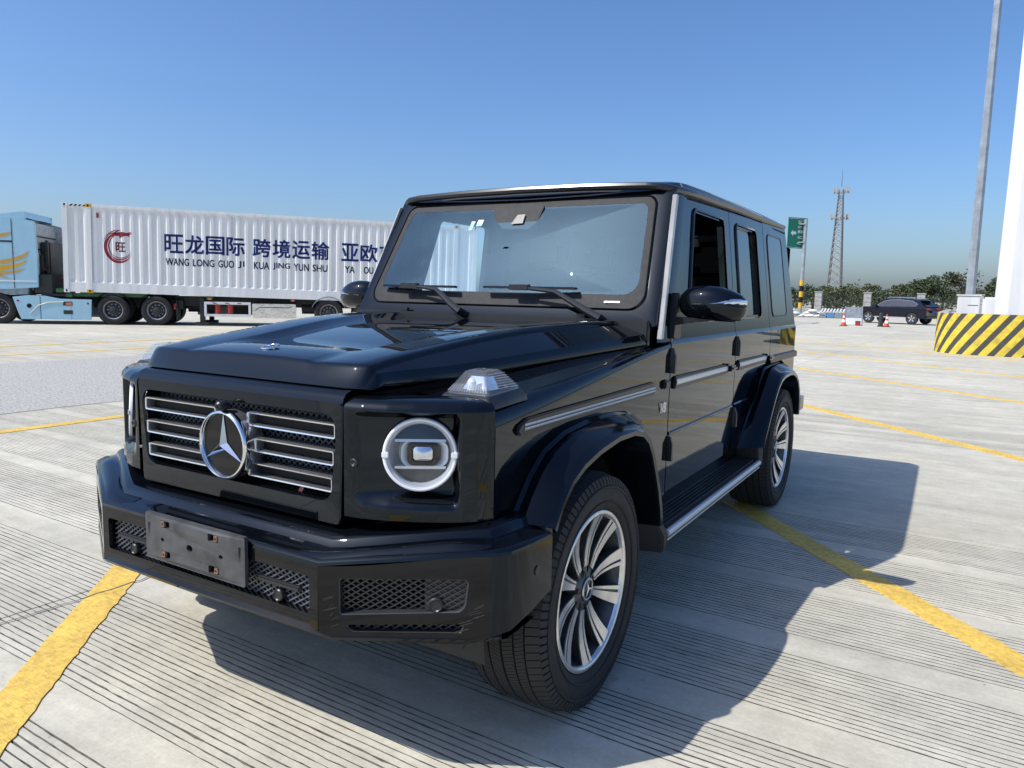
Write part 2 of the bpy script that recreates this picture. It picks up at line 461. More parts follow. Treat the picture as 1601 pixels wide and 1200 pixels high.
# painted lines: raised thermoplastic with ragged edges
def line(p0, p1, w, z=.0045, seg=None, seed=0, rag=.004):
    p0 = Vector((*p0, 0)); p1 = Vector((*p1, 0)); d = p1-p0; Ln = d.length; d.normalize(); nrm = Vector((-d.y, d.x, 0))
    rnd = random.Random(seed); seg = seg or max(6, int(Ln/.035)); a, b = [], []
    wob = 0
    for i in range(seg+1):
        c = p0+d*(Ln*i/seg); wob = wob*.6+rnd.gauss(0, rag*.25)
        ea = w/2+wob+rnd.gauss(0, rag*.32); eb = w/2-wob*.6+rnd.gauss(0, rag*.32)
        a.append(c+nrm*ea+Vector((0, 0, z))); b.append(c-nrm*eb+Vector((0, 0, z)))
    mb = MB(); mb.loft([[p-Vector((0, 0, z+.001)) for p in a], a, b, [p-Vector((0, 0, z+.001)) for p in b]])
    return tag(mb.build('parking_line', 'yellow_paint', sharp=20), kind='structure')
DN = Vector((.738, .675)); DD = Vector((.675, -.738))
def diag(c, t0, t1, w=.15, seed=0, dn=DN, dd=DD, rag=.005):
    a = dn*c+dd*t0; b = dn*c+dd*t1
    return line(tuple(a), tuple(b), w, seed=seed, rag=rag)
diag(-1.17, -1.15, 3.5, .152, 1, rag=.008)
diag(2.395, -2.6, 5.5, .145, 2, rag=.008)
d2 = Vector((.71, -.704)); n2 = Vector((.704, .71))
line((-.9, 9.12), (6.5, 1.6), .15, seed=3, rag=.008)
line((-2.4, 14.95), (9, 4.6), .15, seed=4)
line((-3.4, 20.1), (11, 8.0), .15, seed=5)
line((-4.4, 25.4), (13, 11.5), .14, seed=6)
line((-5.66, -6), (-5.42, 7.2), .15, seed=7)
line((-13.5, 2), (-12.9, 14), .14, seed=8)
line((-7.28, -3), (-7.20, 1.95), .14, z=.0085, seed=9)
line((-10.05, 5.2), (-9.85, 8.8), .14, z=.0085, seed=10)
line((-15.5, 3), (-15.0, 20), .14, seed=11)
# long crack and tar patch
def crack(pts, w, seed):
    rnd = random.Random(seed); mb = MB(); P = []
    for a, b in zip(pts, pts[1:]):
        for i in range(14): P.append(Vector(a).lerp(Vector(b), i/14)+Vector((rnd.gauss(0, .006), rnd.gauss(0, .006))))
    P.append(Vector(pts[-1])); A, B = [], []
    for i, p in enumerate(P):
        d = (P[min(i+1, len(P)-1)]-P[max(i-1, 0)]).normalized(); nn = Vector((-d.y, d.x)); ww = w*rnd.uniform(.4, 1.2)/2
        A.append((p.x+nn.x*ww, p.y+nn.y*ww, .0062)); B.append((p.x-nn.x*ww, p.y-nn.y*ww, .0062))
    mb.loft([A, B]); return mb.build('crack', 'groove_dirt', ground)
crack([(-1.285, -1.2), (-1.29, -.78), (-1.26, -.10), (-1.25, .4)], .009, 1)
# ------------------------------------------------------------------ the black off-road car (front axle at y = 0, nose towards -y)
car = empty('off_road_car', (0, 0, 0))
tag(car, 'large glossy black boxy off-road car with round headlights, parked in the foreground', 'car')
def klean(y): return .095+.05*max(0, min(1, (y-1.1)/2.5))
def xs(y, z):
    if z <= 1.155: return .83
    if z <= 1.175: return .83-.009*(z-1.155)/.02
    return .821-(z-1.175)*klean(y)
def both(fn):
    """make a part on the car's left, then its mirror image on the right"""
    for mx in (False, True): fn(mx)
def fr_ring(loop_a, loop_b): return [loop_a, loop_b]

# --- grille panel with its opening
def gp_y(x, z): return -.684+.003*(abs(x)/.47)**2
outer = rpoly([(-.455, .702), (.455, .702), (.468, 1.052), (-.468, 1.052)], .012, 6)
inner = rpoly([(-.418, .768), (.418, .768), (.446, 1.014), (-.446, 1.014)], .045, 6)
mb = MB()
f3 = lambda lp, dy=0: [(x, gp_y(x, z)+dy, z) for x, z in lp]
mb.loft([f3(outer, .05), f3(outer, .004), f3([(x*.992, .877+(z-.877)*.99) for x, z in outer]), f3([(x*1.01, .89+(z-.89)*1.02) for x, z in inner], -.001), f3(inner, .006), f3(inner, .075)], closed=True)
# rolled upper edge of the panel
prof = [(0, 1.050), (.004, 1.064), (.014, 1.076), (.032, 1.083), (.075, 1.086)]
mb.loft([[(x, gp_y(x, 1)+d, z) for x in [-.468+.936*i/24 for i in range(25)]] for d, z in prof])
grille_panel = mb.build('grille_panel', 'car_paint', car, sharp=40)
grille = MB().plate([rpoly([(-.44, .76), (.44, .76), (.455, 1.02), (-.455, 1.02)], .03, 4)], lambda x, z: (x, -.575, z), lambda x, z: (x, -.565, z)).build('grille', 'void_black', car)
def wire_mesh(x0, x1, z0, z1, pitch, ratio, wx, wy, put, wob=.0):
    """expanded-metal mesh: crossing diagonal wires clipped to a rectangle; put(u, v, d) -> 3-D"""
    mb = MB(); sl = ratio
    for sgn in (1, -1):
        c = x0-(z1-z0)/sl-pitch
        while c < x1+(z1-z0)/sl+pitch:
            if sgn > 0: xa, xb = c, c+(z1-z0)/sl
            else: xa, xb = c, c-(z1-z0)/sl
            pts = []
            n = max(2, int((z1-z0)/(pitch*sl*.25)))
            prev = None
            for i in range(n+1):
                t = i/n; x = lerp(xa, xb, t); z = lerp(z0, z1, t)
                if x0 <= x <= x1: pts.append((x+wob*math.sin(t*n*math.pi/2), z))
                elif len(pts) > 1: break
            if len(pts) > 1:
                (ax, az), (bx, bz) = pts[0], pts[-1]
                dx, dz = bx-ax, bz-az; q = math.hypot(dx, dz); nx, nz = -dz/q*wx/2, dx/q*wx/2
                dd = .0 if sgn > 0 else wy*.6
                mb.hexa([put(ax+nx, az+nz, dd), put(bx+nx, bz+nz, dd), put(bx-nx, bz-nz, dd), put(ax-nx, az-nz, dd)],
                        [put(ax+nx, az+nz, dd+wy), put(bx+nx, bz+nz, dd+wy), put(bx-nx, bz-nz, dd+wy), put(ax-nx, az-nz, dd+wy)])
            c += pitch
    return mb
wire_mesh(-.44, .44, .772, 1.012, .0235, .82, .0026, .004, lambda u, v, d: (u, -.628+d, v)).build('mesh_insert', 'wire_grey', grille)
# six hollow chrome bars
for side in (-1, 1):
    for k, (z0, xin, xout) in enumerate(((.9675, .070, .437), (.890, .100, .431), (.813, .070, .424))):
        h = .0225
        a = rpoly([(xin, z0-h), (xout, z0-h), (xout, z0+h), (xin, z0+h)], .008, 3)
        b = rpoly([(xin+.010, z0-h+.0070), (xout-.0070, z0-h+.0070), (xout-.0070, z0+h-.0070), (xin+.010, z0+h-.0070)], .004, 3)
        mb = MB(); S = side
        g = lambda lp, y: [(x*S, y-.0, z) for x, z in lp]
        mb.loft([g(a, -.640), g(a, -.672), g([(lerp(p[0], q[0], .25), lerp(p[1], q[1], .25)) for p, q in zip(a, b)], -.678), g([(lerp(p[0], q[0], .8), lerp(p[1], q[1], .8)) for p, q in zip(a, b)], -.677), g(b, -.672), g(b, -.640)], closed=True)
        bar = mb.build('grille_bar', 'grille_silver', grille, sharp=50)
        MB().box(S*(xin+.012) if S > 0 else S*(xout-.0085), S*(xout-.0085) if S > 0 else S*(xin+.012), -.646, -.643, z0-.0135, z0+.0135).build('bar_inset', 'void_black', grille)
# emblem carrier, ring and three-pointed star
SX, SZ, SR = 0.0, .882, .108
mb = MB().lathe([(-.640, SR*.98), (-.690, SR*.98), (-.703, SR*.96)], (SX, 0, SZ), 'y', 48)
star = mb.build('star_emblem', 'grille_silver', car)
MB().lathe([(-.698, SR*.88), (-.712, SR*.885), (-.717, SR*.92), (-.716, SR*.97), (-.708, SR), (-.696, SR*.99)], (SX, 0, SZ), 'y', 56).build('emblem_ring', 'chrome', star, sharp=60)
MB().disc((SX, -.7035, SZ), SR*.9, 'y', 48).build('emblem_glass', 'gloss_black', star)
mb = MB()
for k in range(3):
    a = math.pi/2+k*2*math.pi/3
    tip = (SX+math.cos(a)*SR*.90, -.706, SZ+math.sin(a)*SR*.90)
    l_ = (SX+math.cos(a+math.pi/3)*SR*.155, -.706, SZ+math.sin(a+math.pi/3)*SR*.155)
    r_ = (SX+math.cos(a-math.pi/3)*SR*.155, -.706, SZ+math.sin(a-math.pi/3)*SR*.155)
    ctr = (SX, -.722, SZ)
    mb.add([tip, l_, r_, ctr], [(0, 1, 3), (0, 3, 2)])
mb.build('star', 'chrome', star, sharp=8)
# front camera above the emblem
MB().lathe([(-.735, .0), (-.734, .008), (-.729, .0135), (-.718, .0165), (-.705, .016), (-.69, .010)], (.006, 0, 1.005), 'y', 16).build('front_camera', 'satin_black', car)
MB().lathe([(-.7362, .0), (-.7355, .006)], (.006, 0, 1.005), 'y', 12).build('camera_lens', 'gloss_black', car)
MB().add([(.30-.02, -.660, .7635), (.312-.02, -.658, .783), (.297-.02, -.652, .79), (.283-.02, -.655, .768)], [(0, 1, 2, 3)]).build('petal', 'red_tag', car)

# --- headlight panels (front corners)
PLAN = [(.472, -.681), (.53, -.673), (.60, -.650), (.665, -.618), (.725, -.582), (.775, -.546), (.806, -.515), (.824, -.485), (.830, -.468)]
def plan_pt(t):
    d = [0]
    for a, b in zip(PLAN, PLAN[1:]): d.append(d[-1]+math.dist(a, b))
    s = t*d[-1]
    for i in range(len(d)-1):
        if s <= d[i+1]+1e-9:
            u = (s-d[i])/(d[i+1]-d[i]); a, b = PLAN[i], PLAN[i+1]
            return Vector((lerp(a[0], b[0], u), lerp(a[1], b[1], u)))
def plan_fr(t):
    p = plan_pt(t); a = plan_pt(max(0, t-.09)); b = plan_pt(min(1, t+.09)); tg = (b-a).normalized()
    return p, Vector((tg.y, -tg.x))
HLC = Vector((.657, -.577, .916)); HLN = Vector((math.sin(R(34)), -math.cos(R(34)), .05)).normalized()
HLU = Vector((0, 0, 1)); HLR = HLU.cross(-HLN).normalized(); HLU = (-HLN).cross(HLR).normalized() if False else HLN.cross(HLR)*-1
HLR = Vector((math.cos(R(34)), math.sin(R(34)), 0)); HLU = HLR.cross(-HLN) ; HLU = HLU if HLU.z > 0 else -HLU
def hp(u, v, d): return HLC+HLR*u*1.07+HLU*v*1.06+HLN*d          # headlight frame: right, up, out
zs = [.735, .75, .765]+[.772+.0058*i for i in range(45)]+[1.036, 1.040]
tops = [(1.044, .002), (1.052, .007), (1.060, .016), (1.066, .030), (1.070, .055), (1.072, .10)]
NT = 90
def headlight_panel(mx):
    rows = []
    for z, ins in [(z, 0) for z in zs]+tops:
        row = []
        for i in range(NT+1):
            t = i/NT; p, nr = plan_fr(t)
            q = p-nr*ins
            dep = 0
            if ins == 0:
                x = p.x
                # rounded-square recess round the lamp
                du = max((.520-x)/.045, (x-.758)/.016)-.0; dv = max((.812-z)/.045, (z-1.014)/.022)
                m = math.hypot(max(0, du), max(0, dv))
                pl_ = (Vector((q.x, q.y, z))-HLC).dot(HLN)+.012
                dep = max(0, pl_)/max(.6, nr.dot(Vector((HLN.x, HLN.y))))*smooth(1-m)
            q = q-nr*dep
            row.append((q.x, q.y, z))
        rows.append(row)
    mb = MB()
    n = NT+1
    vs = [p for r in rows for p in r]; fs = []
    for i in range(len(rows)-1):
        for j in range(NT):
            c = (Vector(rows[i][j])+Vector(rows[i+1][j+1]))/2-HLC
            if c.dot(HLR)**2+c.dot(HLU)**2 < .094**2: continue
            fs.append((i*n+j, i*n+j+1, (i+1)*n+j+1, (i+1)*n+j))
    mb.add(vs, fs)
    # bottom return
    mb.loft([rows[0], [(x*.97, y+.05, z-.004) for x, y, z in rows[0]]])
    pan = mb.build('headlight_panel', 'car_paint', car, sharp=50, mx=mx)
    def ring(prof, n=48, mb=None):
        mb = mb or MB()
        secs = [[hp(r*math.cos(2*math.pi*k/n), r*math.sin(2*math.pi*k/n), d) for k in range(n)] for d, r in prof]
        return mb.loft(secs, closed=True)
    hl = ring([(-.05, .1005), (-.005, .1005), (.004, .0985), (.0045, .0955)]).build('headlight', 'gloss_black', car, mx=mx)
    ring([(-.004, .0965), (.010, .0965), (.0140, .0945), (.0150, .0915), (.0135, .0875)]).build('light_ring', 'lamp_white', hl, mx=mx, sharp=60)
    ring([(.0125, .0872), (.008, .0850), (.0095, .0835), (.004, .0800), (-.006, .0785)]).build('inner_ring', 'lamp_bowl', hl, mx=mx, sharp=25)
    for s in (-1, 1):
        a = MB(); a.hexa([hp(s*.080, -.008, .013), hp(s*.098, -.008, .013), hp(s*.098, .008, .013), hp(s*.080, .008, .013)], [hp(s*.080, -.008, .018), hp(s*.0975, -.008, .018), hp(s*.0975, .008, .018), hp(s*.080, .008, .018)])
        a.build('ring_clip', 'lamp_white', hl, mx=mx, bevel=.002)
    # bowl
    ring([(-.006, .0785), (-.035, .074), (-.055, .060), (-.06, .03), (-.06, .001)]).build('bowl', 'lamp_bowl', hl, mx=mx)
    # upper and lower dark eyelids
    for sg, zc in ((1, .036), (-1, -.036)):
        lp = []
        for k in range(25):
            x = -.066+.132*k/24; lp.append((x, zc))
        arc = [(math.cos(a_)*.0765, math.sin(a_)*.0765*sg) for a_ in [R(152)-R(124)*k/24 for k in range(25)]]
        A = [hp(u, v, -.012) for u, v in arc]; B = [hp(u, v, -.004) for u, v in lp[::1]]; Bk = [hp(u, v-sg*.004, -.045) for u, v in lp]
        m_ = MB(); m_.loft([A, B]); m_.build('eyelid', 'lamp_dark' if sg > 0 else 'rim_dark', hl, mx=mx)
        m_ = MB(); m_.loft([[hp(u, v+sg*.003, -.003) for u, v in lp], [hp(u, v-sg*.004, -.001) for u, v in lp], Bk]); m_.build('reflector_bar', 'lamp_bowl', hl, mx=mx)
    # inner white shelf and projector
    lp = rpoly([(-.045, -.030), (.064, -.030), (.064, .030), (-.045, .030)], .02, 4)
    m_ = MB(); m_.loft([[hp(u*1.12-.0, v*1.12, -.010) for u, v in lp], [hp(u*1.0, v, -.014) for u, v in lp], [hp(.011+(u-.011)*.78, v*.86, -.03) for u, v in lp]], closed=True); m_.build('light_guide', 'lamp_white', hl, mx=mx)
    lp = rpoly([(-.034, -.031), (.046, -.031), (.046, .031), (-.034, .031)], .016, 4)
    m_ = MB(); m_.loft([[hp(u, v, -.034) for u, v in lp], [hp(u, v, -.008) for u, v in lp], [hp(.006+(u-.006)*.72, v*.72, -.006) for u, v in lp], [hp(.006+(u-.006)*.66, v*.66, -.02) for u, v in lp]], closed=True); m_.build('projector_housing', 'gloss_black', hl, mx=mx, sharp=50)
    lp = rpoly([(-.022, -.0205), (.034, -.0205), (.034, .0205), (-.022, .0205)], .012, 4)
    m_ = MB(); m_.loft([[hp(.006+(u-.006)*k, v*k, d) for u, v in lp] for k, d in ((1, -.016), (.9, -.009), (.6, -.004), (.25, -.002), (.02, -.0015))], closed=True); m_.build('projector_lens', 'lamp_silver', hl, mx=mx)
    # dome
    m_ = MB(); m_.loft([[hp(r*math.cos(2*math.pi*k/40), r*math.sin(2*math.pi*k/40), d) for k in range(40)] for r, d in ((.081, .0085), (.07, .0115), (.05, .0145), (.025, .016), (.001, .0165))], closed=True)
    m_.build('lens_cover', 'lens_glass', hl, mx=mx)
    # parking sensor
    p, nr = plan_fr(.075); c = Vector((p.x-nr.x*.0, p.y, .889))
    m_ = MB().lathe([(0, .0), (-.004, .006), (-.006, .009), (-.004, .0125), (.004, .014)], (c.x, c.y+.002, c.z), 'y', 16); m_.build('parking_sensor', 'satin_black', car, mx=mx)
both(headlight_panel)

# --- bonnet
RIB = [(-.62, .500, 1.150), (-.5, .497, 1.168), (-.3, .505, 1.190), (-.15, .520, 1.2075), (0, .542, 1.2235), (.15, .568, 1.236), (.3, .596, 1.2435), (.45, .624, 1.250), (.6, .648, 1.2545), (.76, .665, 1.257)]
def rib(y): return curve([(a, b) for a, b, c in RIB], y), curve([(a, c) for a, b, c in RIB], y)
def blow(y): return curve([(-.66, .520), (-.3, .585), (.3, .715), (.76, .80)], y), curve([(-.66, 1.090), (-.3, 1.098), (.3, 1.138), (.76, 1.166)], y)
def bonnet_section(y, zoff=0, squash=1):
    xo, zo = rib(y); xb, zb = blow(y)
    dip = .024*smooth((y+.52)/.25); wi = lerp(.20, .155, smooth((y+.5)/1.0))
    zc = zo-dip
    half = [(0, zc+.006), (xo*.3, zc+.005), (xo-wi-.055, zc+.002), (xo-wi-.035, zc+.001), (xo-wi-.004, zo-.003), (xo-wi+.016, zo), (xo-.05, zo+.0015), (xo-.012, zo), (xo-.003, zo-.0035), (xo+.005, zo-.012)]
    half += [(lerp(xo+.007, xb-.012, t), lerp(zo-.018, zb+.04, t)) for t in (.0, .5, 1)]
    half += [(xb-.004, zb+.02), (xb, zb+.006), (xb-.002, zb-.002), (xb-.02, zb-.006)]
    return half
ys = [-.60, -.56, -.52, -.47, -.42, -.36, -.3, -.22, -.15, -.05, .05, .15, .3, .45, .6, .70, .745]
secs = []
def full(half, y, dy=0, dz=0): 
    lft = [(-x, y+dy, z+dz) for x, z in half[:0:-1]]; return lft+[(x, y+dy, z+dz) for x, z in half]
# rounded nose of the bonnet
def plan_round(sec, y):
    c = smooth((-.40-y)/.20)
    return [(x*(1-.012*c), yy+.024*c*max(0, (abs(x)-.42)/.09)**2, z) for x, yy, z in sec]
h0 = bonnet_section(-.60)
zl = 1.086
for d, k in ((.0, 0.), (-.007, .03), (-.013, .09), (-.019, .20), (-.031, .52), (-.044, .90), (-.045, .97), (-.040, 1.0)):
    hs = [(x*(1-.02*k*k), zl+(z-zl)*(1-k) if z > zl else z) for x, z in h0]
    secs.append(plan_round(full(hs, -.60+d), -.60))
secs = secs[::-1]
for y in ys[1:]: secs.append(plan_round(full(bonnet_section(y), y), y))
last = bonnet_section(.745); secs.append(full([(x, z-.012) for x, z in last], .752)); 
bonnet = MB().loft(secs).build('bonnet', 'car_paint', car, sharp=38)
# small round badge on the bonnet
ez = lambda y: rib(y)[1]-.024*smooth((y+.52)/.25)+.008
slope = math.atan2(ez(-.47)-ez(-.53), .06)
badge = MB().lathe([(.0, .0), (.002, .012), (.0025, .018)], (0, 0, 0), 'z', 28).build('bonnet_badge', 'gloss_black', car)
badge.location = (0, -.520, ez(-.520)+.0010); badge.rotation_euler = (slope+R(7), 0, 0)
MB().lathe([(.0, .031), (.003, .030), (.0035, .025), (.003, .0195), (.002, .0185)], (0, 0, 0), 'z', 32).build('badge_ring', 'satin_chrome', badge)
mb = MB()
for k in range(3):
    a = math.pi/2+k*2*math.pi/3
    mb.add([(math.cos(a)*.018, math.sin(a)*.018, .003), (math.cos(a+1.05)*.004, math.sin(a+1.05)*.004, .003), (0, 0, .0055), (math.cos(a-1.05)*.004, math.sin(a-1.05)*.004, .003)], [(0, 1, 2), (0, 2, 3)])
mb.build('badge_star', 'chrome', badge)
# bonnet underside gap filler and engine bay darkness
MB().loft([[(-.79, .745, 1.15), (-.50, -.58, 1.075), (.50, -.58, 1.075), (.79, .745, 1.15)], [(-.70, .745, .5), (-.50, -.50, .5), (.50, -.50, .5), (.70, .745, .5)]]).build('engine_bay', 'void_black', car)
# washer nozzles by the windscreen
for sx in (-1, 1):
    MB().box(.486*sx-.021, .486*sx+.021, .752, .772, 1.262, 1.280).build('washer_nozzle', 'satin_black', car, bevel=.003)

# --- fenders (sides of the nose) with a wheel opening
ARCH_F = [(-.385, .70), (-.34, .76), (-.28, .825), (-.195, .885), (-.06, .925), (.12, .94), (.30, .94), (.45, .928), (.56, .90), (.62, .86), (.655, .77), (.67, .66), (.675, .56), (.68, .47)]
OUT_F = [(-.345, .70), (-.30, .765), (-.235, .822), (-.15, .860), (-.03, .888), (.13, .906), (.27, .902), (.36, .882), (.42, .845), (.465, .79), (.515, .70), (.555, .62), (.585, .54), (.60, .47)]
ARCH_R = [(2.19, .49), (2.28, .585), (2.40, .67), (2.52, .74), (2.61, .80), (2.68, .87), (2.75, .92), (2.95, .935), (3.15, .935), (3.32, .915), (3.44, .87), (3.50, .77), (3.52, .66), (3.53, .56)]
OUT_R = [(2.30, .49), (2.38, .58), (2.47, .68), (2.56, .765), (2.64, .826), (2.73, .868), (2.83, .887), (3.0, .892), (3.12, .882), (3.22, .855), (3.30, .81), (3.36, .74), (3.39, .66), (3.40, .56)]
def crease_z(y): return 1.040+(y+.47)*.0855
def frad(y): return lerp(.062, .020, smooth((y+.47)/1.3))
def fender(mx):
    n = 12
    lp = [(-.464, .74), (-.40, .74)]+[(y+.012*(y-.1)/.5, z-.01) for y, z in ARCH_F]+[(.955, .47), (.955, crease_z(.955)-frad(.955))]
    lp += [(.955-(.955+.464)*i/n, crease_z(.955-(.955+.464)*i/n)-frad(.955-(.955+.464)*i/n)) for i in range(1, n+1)]
    mb = MB().plate([lp[::-1]], lambda y, z: (.83, y, z), lambda y, z: (.81, y, z))
    yy = [-.464+(.955+.464)*i/30 for i in range(31)]
    rows = []
    for y in yy:
        zc = crease_z(y); xb, zb = blow(y)
        zi = min(zb-.006, zc+.028)
        xi = min(xb+.004, .80)
        r_ = frad(y)
        arc = [(.83-r_*.8*(1-math.cos(R(a_))), y, zc-r_+(r_+.004)*math.sin(R(a_))) for a_ in (0, 12, 25, 38, 52, 66, 80, 90)]
        xe, ze = arc[-1][0], arc[-1][2]
        rows.append(arc+[(lerp(xe, xi, .3), y, lerp(ze, zi, .3)), (lerp(xe, xi, .7), y, lerp(ze, zi, .7)), (xi, y, zi), (xi-.02, y, zi-.05)])
    mb.loft(rows)
    f = mb.build('fender', 'car_paint', car, mx=mx, sharp=35)
    # rub strip with two bright lines
    mb = MB(); mb.prism([(-.362, .968), (-.345, .952), (.74, .957), (.75, .963), (.75, 1.006), (.735, 1.012), (-.30, 1.0), (-.345, .985)], 'x', .828, .842)
    st = mb.build('rub_strip', 'satin_black', car, mx=mx, bevel=.004)
    for z in (.972, .984): MB().loft([[(.8425, -.325, z-.0035-.002), (.8445, -.325, z-.002), (.8425, -.325, z+.0035-.002)], [(.8425, .748, z-.0035+.003), (.8445, .748, z+.003), (.8425, .748, z+.0035+.003)]]).build('bright_line', 'bright_trim', st, mx=mx)
    MB().box(.828, .846, .868, .93, .968, 1.006).build('rub_strip', 'satin_black', car, mx=mx, bevel=.006)
both(fender)

# --- clear marker lamps standing on the fenders
def marker(mx):
    r4 = lambda x0, x1, y0, y1, z, f=0: [(x, y, z+f*(y+.36)) for x, y in rpoly([(x0, y0), (x1, y0), (x1, y1), (x0, y1)], .012, 3)]
    b = MB().loft([r4(.632, .818, -.480, -.262, 1.045, .05), r4(.634, .816, -.478, -.264, 1.062, .05), r4(.648, .803, -.462, -.275, 1.080, .05), r4(.66, .79, -.45, -.285, 1.081, .05)], closed=True).build('marker_lamp', 'satin_black', car, mx=mx, sharp=40)
    MB().loft([r4(.652, .799, -.457, -.280, 1.079, .05), r4(.655, .797, -.454, -.284, 1.088, .05), r4(.690, .770, -.420, -.338, 1.138, .02), r4(.697, .763, -.412, -.344, 1.1415, .02), r4(.727, .733, -.378, -.374, 1.142, .02)], closed=True).build('clear_lens', 'marker_lens', b, mx=mx, sharp=35)
    MB().loft([r4(.668, .762, -.405, -.330, 1.084), r4(.690, .750, -.392, -.345, 1.122)], closed=True, caps=True).build('reflector', 'lamp_silver', b, mx=mx, sharp=35)
    MB().lathe([(1.086, .014), (1.110, .013), (1.118, .007), (1.119, .0005)], (.722, -.425, 0), 'z', 12).build('bulb', 'lamp_white', b, mx=mx)
    rb = MB()
    for k in range(15):       # moulded ribs of the lens: short uprights in front, long lines on the flank
        t = k/14; xb, xt = lerp(.660, .790, t), lerp(.695, .764, t)
        q = lambda w, h, o: (lerp(xb, xt, h)+w, lerp(-.4555, -.4205, h)-o, lerp(1.0835, 1.1335, h))
        rb.hexa([q(0, 0, 0), q(.0035, 0, 0), q(.0035, .38, 0), q(0, .38, 0)], [q(0, 0, .002), q(.0035, 0, .002), q(.0035, .38, .002), q(0, .38, .002)])
    for k in range(7):
        h = .08+.13*k; q = lambda y, o, dz: (lerp(.7985, .7705, h)+o, y, lerp(1.088, 1.139, h)+dz)
        y0, y1 = lerp(-.450, -.417, h), lerp(-.290, -.342, h)
        rb.hexa([q(y0, 0, 0), q(y1, 0, 0), q(y1, 0, .0022), q(y0, 0, .0022)], [q(y0, .0018, 0), q(y1, .0018, 0), q(y1, .0018, .0022), q(y0, .0018, .0022)])
    rb.build('lens_ribs', 'marker_lens', b, mx=mx)
both(marker)

# --- flared wheel arches
def flare(mx, O, J, cy, name):
    secs = []
    for (yo, zo), (yj, zj) in zip(O, J):
        c = Vector((cy, .40)); o = Vector((yo, zo)); j = Vector((yj, zj)); u = (c-o).normalized()
        m1 = j.lerp(o, .35)-u*.010; m2 = j.lerp(o, .8)-u*.004
        o2 = o+u*.012; o3 = o+u*.030; o4 = o+u*.034
        secs.append([(.832, *j), (.842, *(j+u*.012)), (.875, *m1), (.930, *m2), (.950, *o), (.958, *o2), (.956, *o3), (.945, *o4), (.80, *(o+u*.036))])
    MB().loft(secs).build(name, 'flare_paint', car, mx=mx, sharp=28)
    # dark liner behind
    lin = [(cy+.485*math.cos(a), .40+.47*math.sin(a)) for a in [R(-12)+R(204)*k/20 for k in range(21)]]
    MB().loft([[(.815, y, z) for y, z in lin], [(.45, y, z) for y, z in lin]]).build('wheel_liner', 'matt_black', car, mx=mx)
    MB().plate([lin], lambda y, z: (.46, y, z), lambda y, z: (.45, y, z)).build('wheel_liner', 'void_black', car, mx=mx)
both(lambda mx: flare(mx, OUT_F, ARCH_F, 0, 'wheel_arch'))
both(lambda mx: flare(mx, OUT_R, ARCH_R, 2.89, 'wheel_arch'))

# --- bumper
BP = [(0, -.806), (.495, -.806), (.905, -.588), (.940, -.545), (.952, -.46), (.957, -.350)]
def bump_row(z, ins, zf=None):
    out = []
    for i, (x, y) in enumerate(BP):
        a = Vector(BP[max(i-1, 0)]); b = Vector(BP[min(i+1, len(BP)-1)]); p = Vector((x, y))
        if 0 < i < len(BP)-1:
            n1 = (p-a).normalized(); n2 = (b-p).normalized(); m = (Vector((n1.y, -n1.x))+Vector((n2.y, -n2.x))).normalized(); k = 1/max(.5, m.dot(Vector((n2.y, -n2.x))))
        elif i == 0: m = Vector((0, -1)); k = 1
        else: m = Vector((1, 0)); k = 1
        q = p-m*ins*k
        zz = z+(zf(x) if zf else 0)
        out.append((q.x, q.y, zz))
    return out
def fillet(rows, i, r):     # keep simple: rows already dense
    return rows
def both_row(r): return [(-x, y, z) for x, y, z in r[:0:-1]]+r
rise = lambda x: .045*smooth((abs(x)-.5)/.44)
rows = [both_row(bump_row(z, i, rise if k else None)) for z, i, k in ((.632, 0, 1), (.640, .002, 1), (.646, .008, 1), (.649, .018, 1), (.652, .045, 1), (.660, .066, 1), (.676, .076, 1), (.682, .083, 1), (.686, .10, 1), (.690, .15, 1), (.70, .21, 1))]
bumper = MB().loft(rows).build('bumper', 'car_paint', car, sharp=30)
# raised wings of the bumper top left and right of the plate dip
for mx in (False, True):
    mb = MB()
    secs = []
    for t, h in ((.0, 0.0), (.12, .010), (.3, .016), (.75, .016), (.93, .010), (1.0, .0)):
        p = Vector((.50, -.806)).lerp(Vector((.905, -.588)), t) if t > .12 else Vector((lerp(.40, .50, t/.12), -.806))
        z0 = .648+rise(p.x)
        nn = Vector((-.20, .34)).normalized() if t > .12 else Vector((-.1, .3)).normalized()
        q0 = p+nn*.012; q1 = p+nn*.024; q2 = p+nn*.05; q3 = p+nn*.07
        secs.append([(q0.x, q0.y, z0-.002), (q1.x, q1.y, z0+h), (q2.x, q2.y, z0+.006+h), (q3.x, q3.y, z0+.014)])
    MB().loft(secs).build('bumper_rib', 'car_paint', bumper, mx=mx, sharp=40)
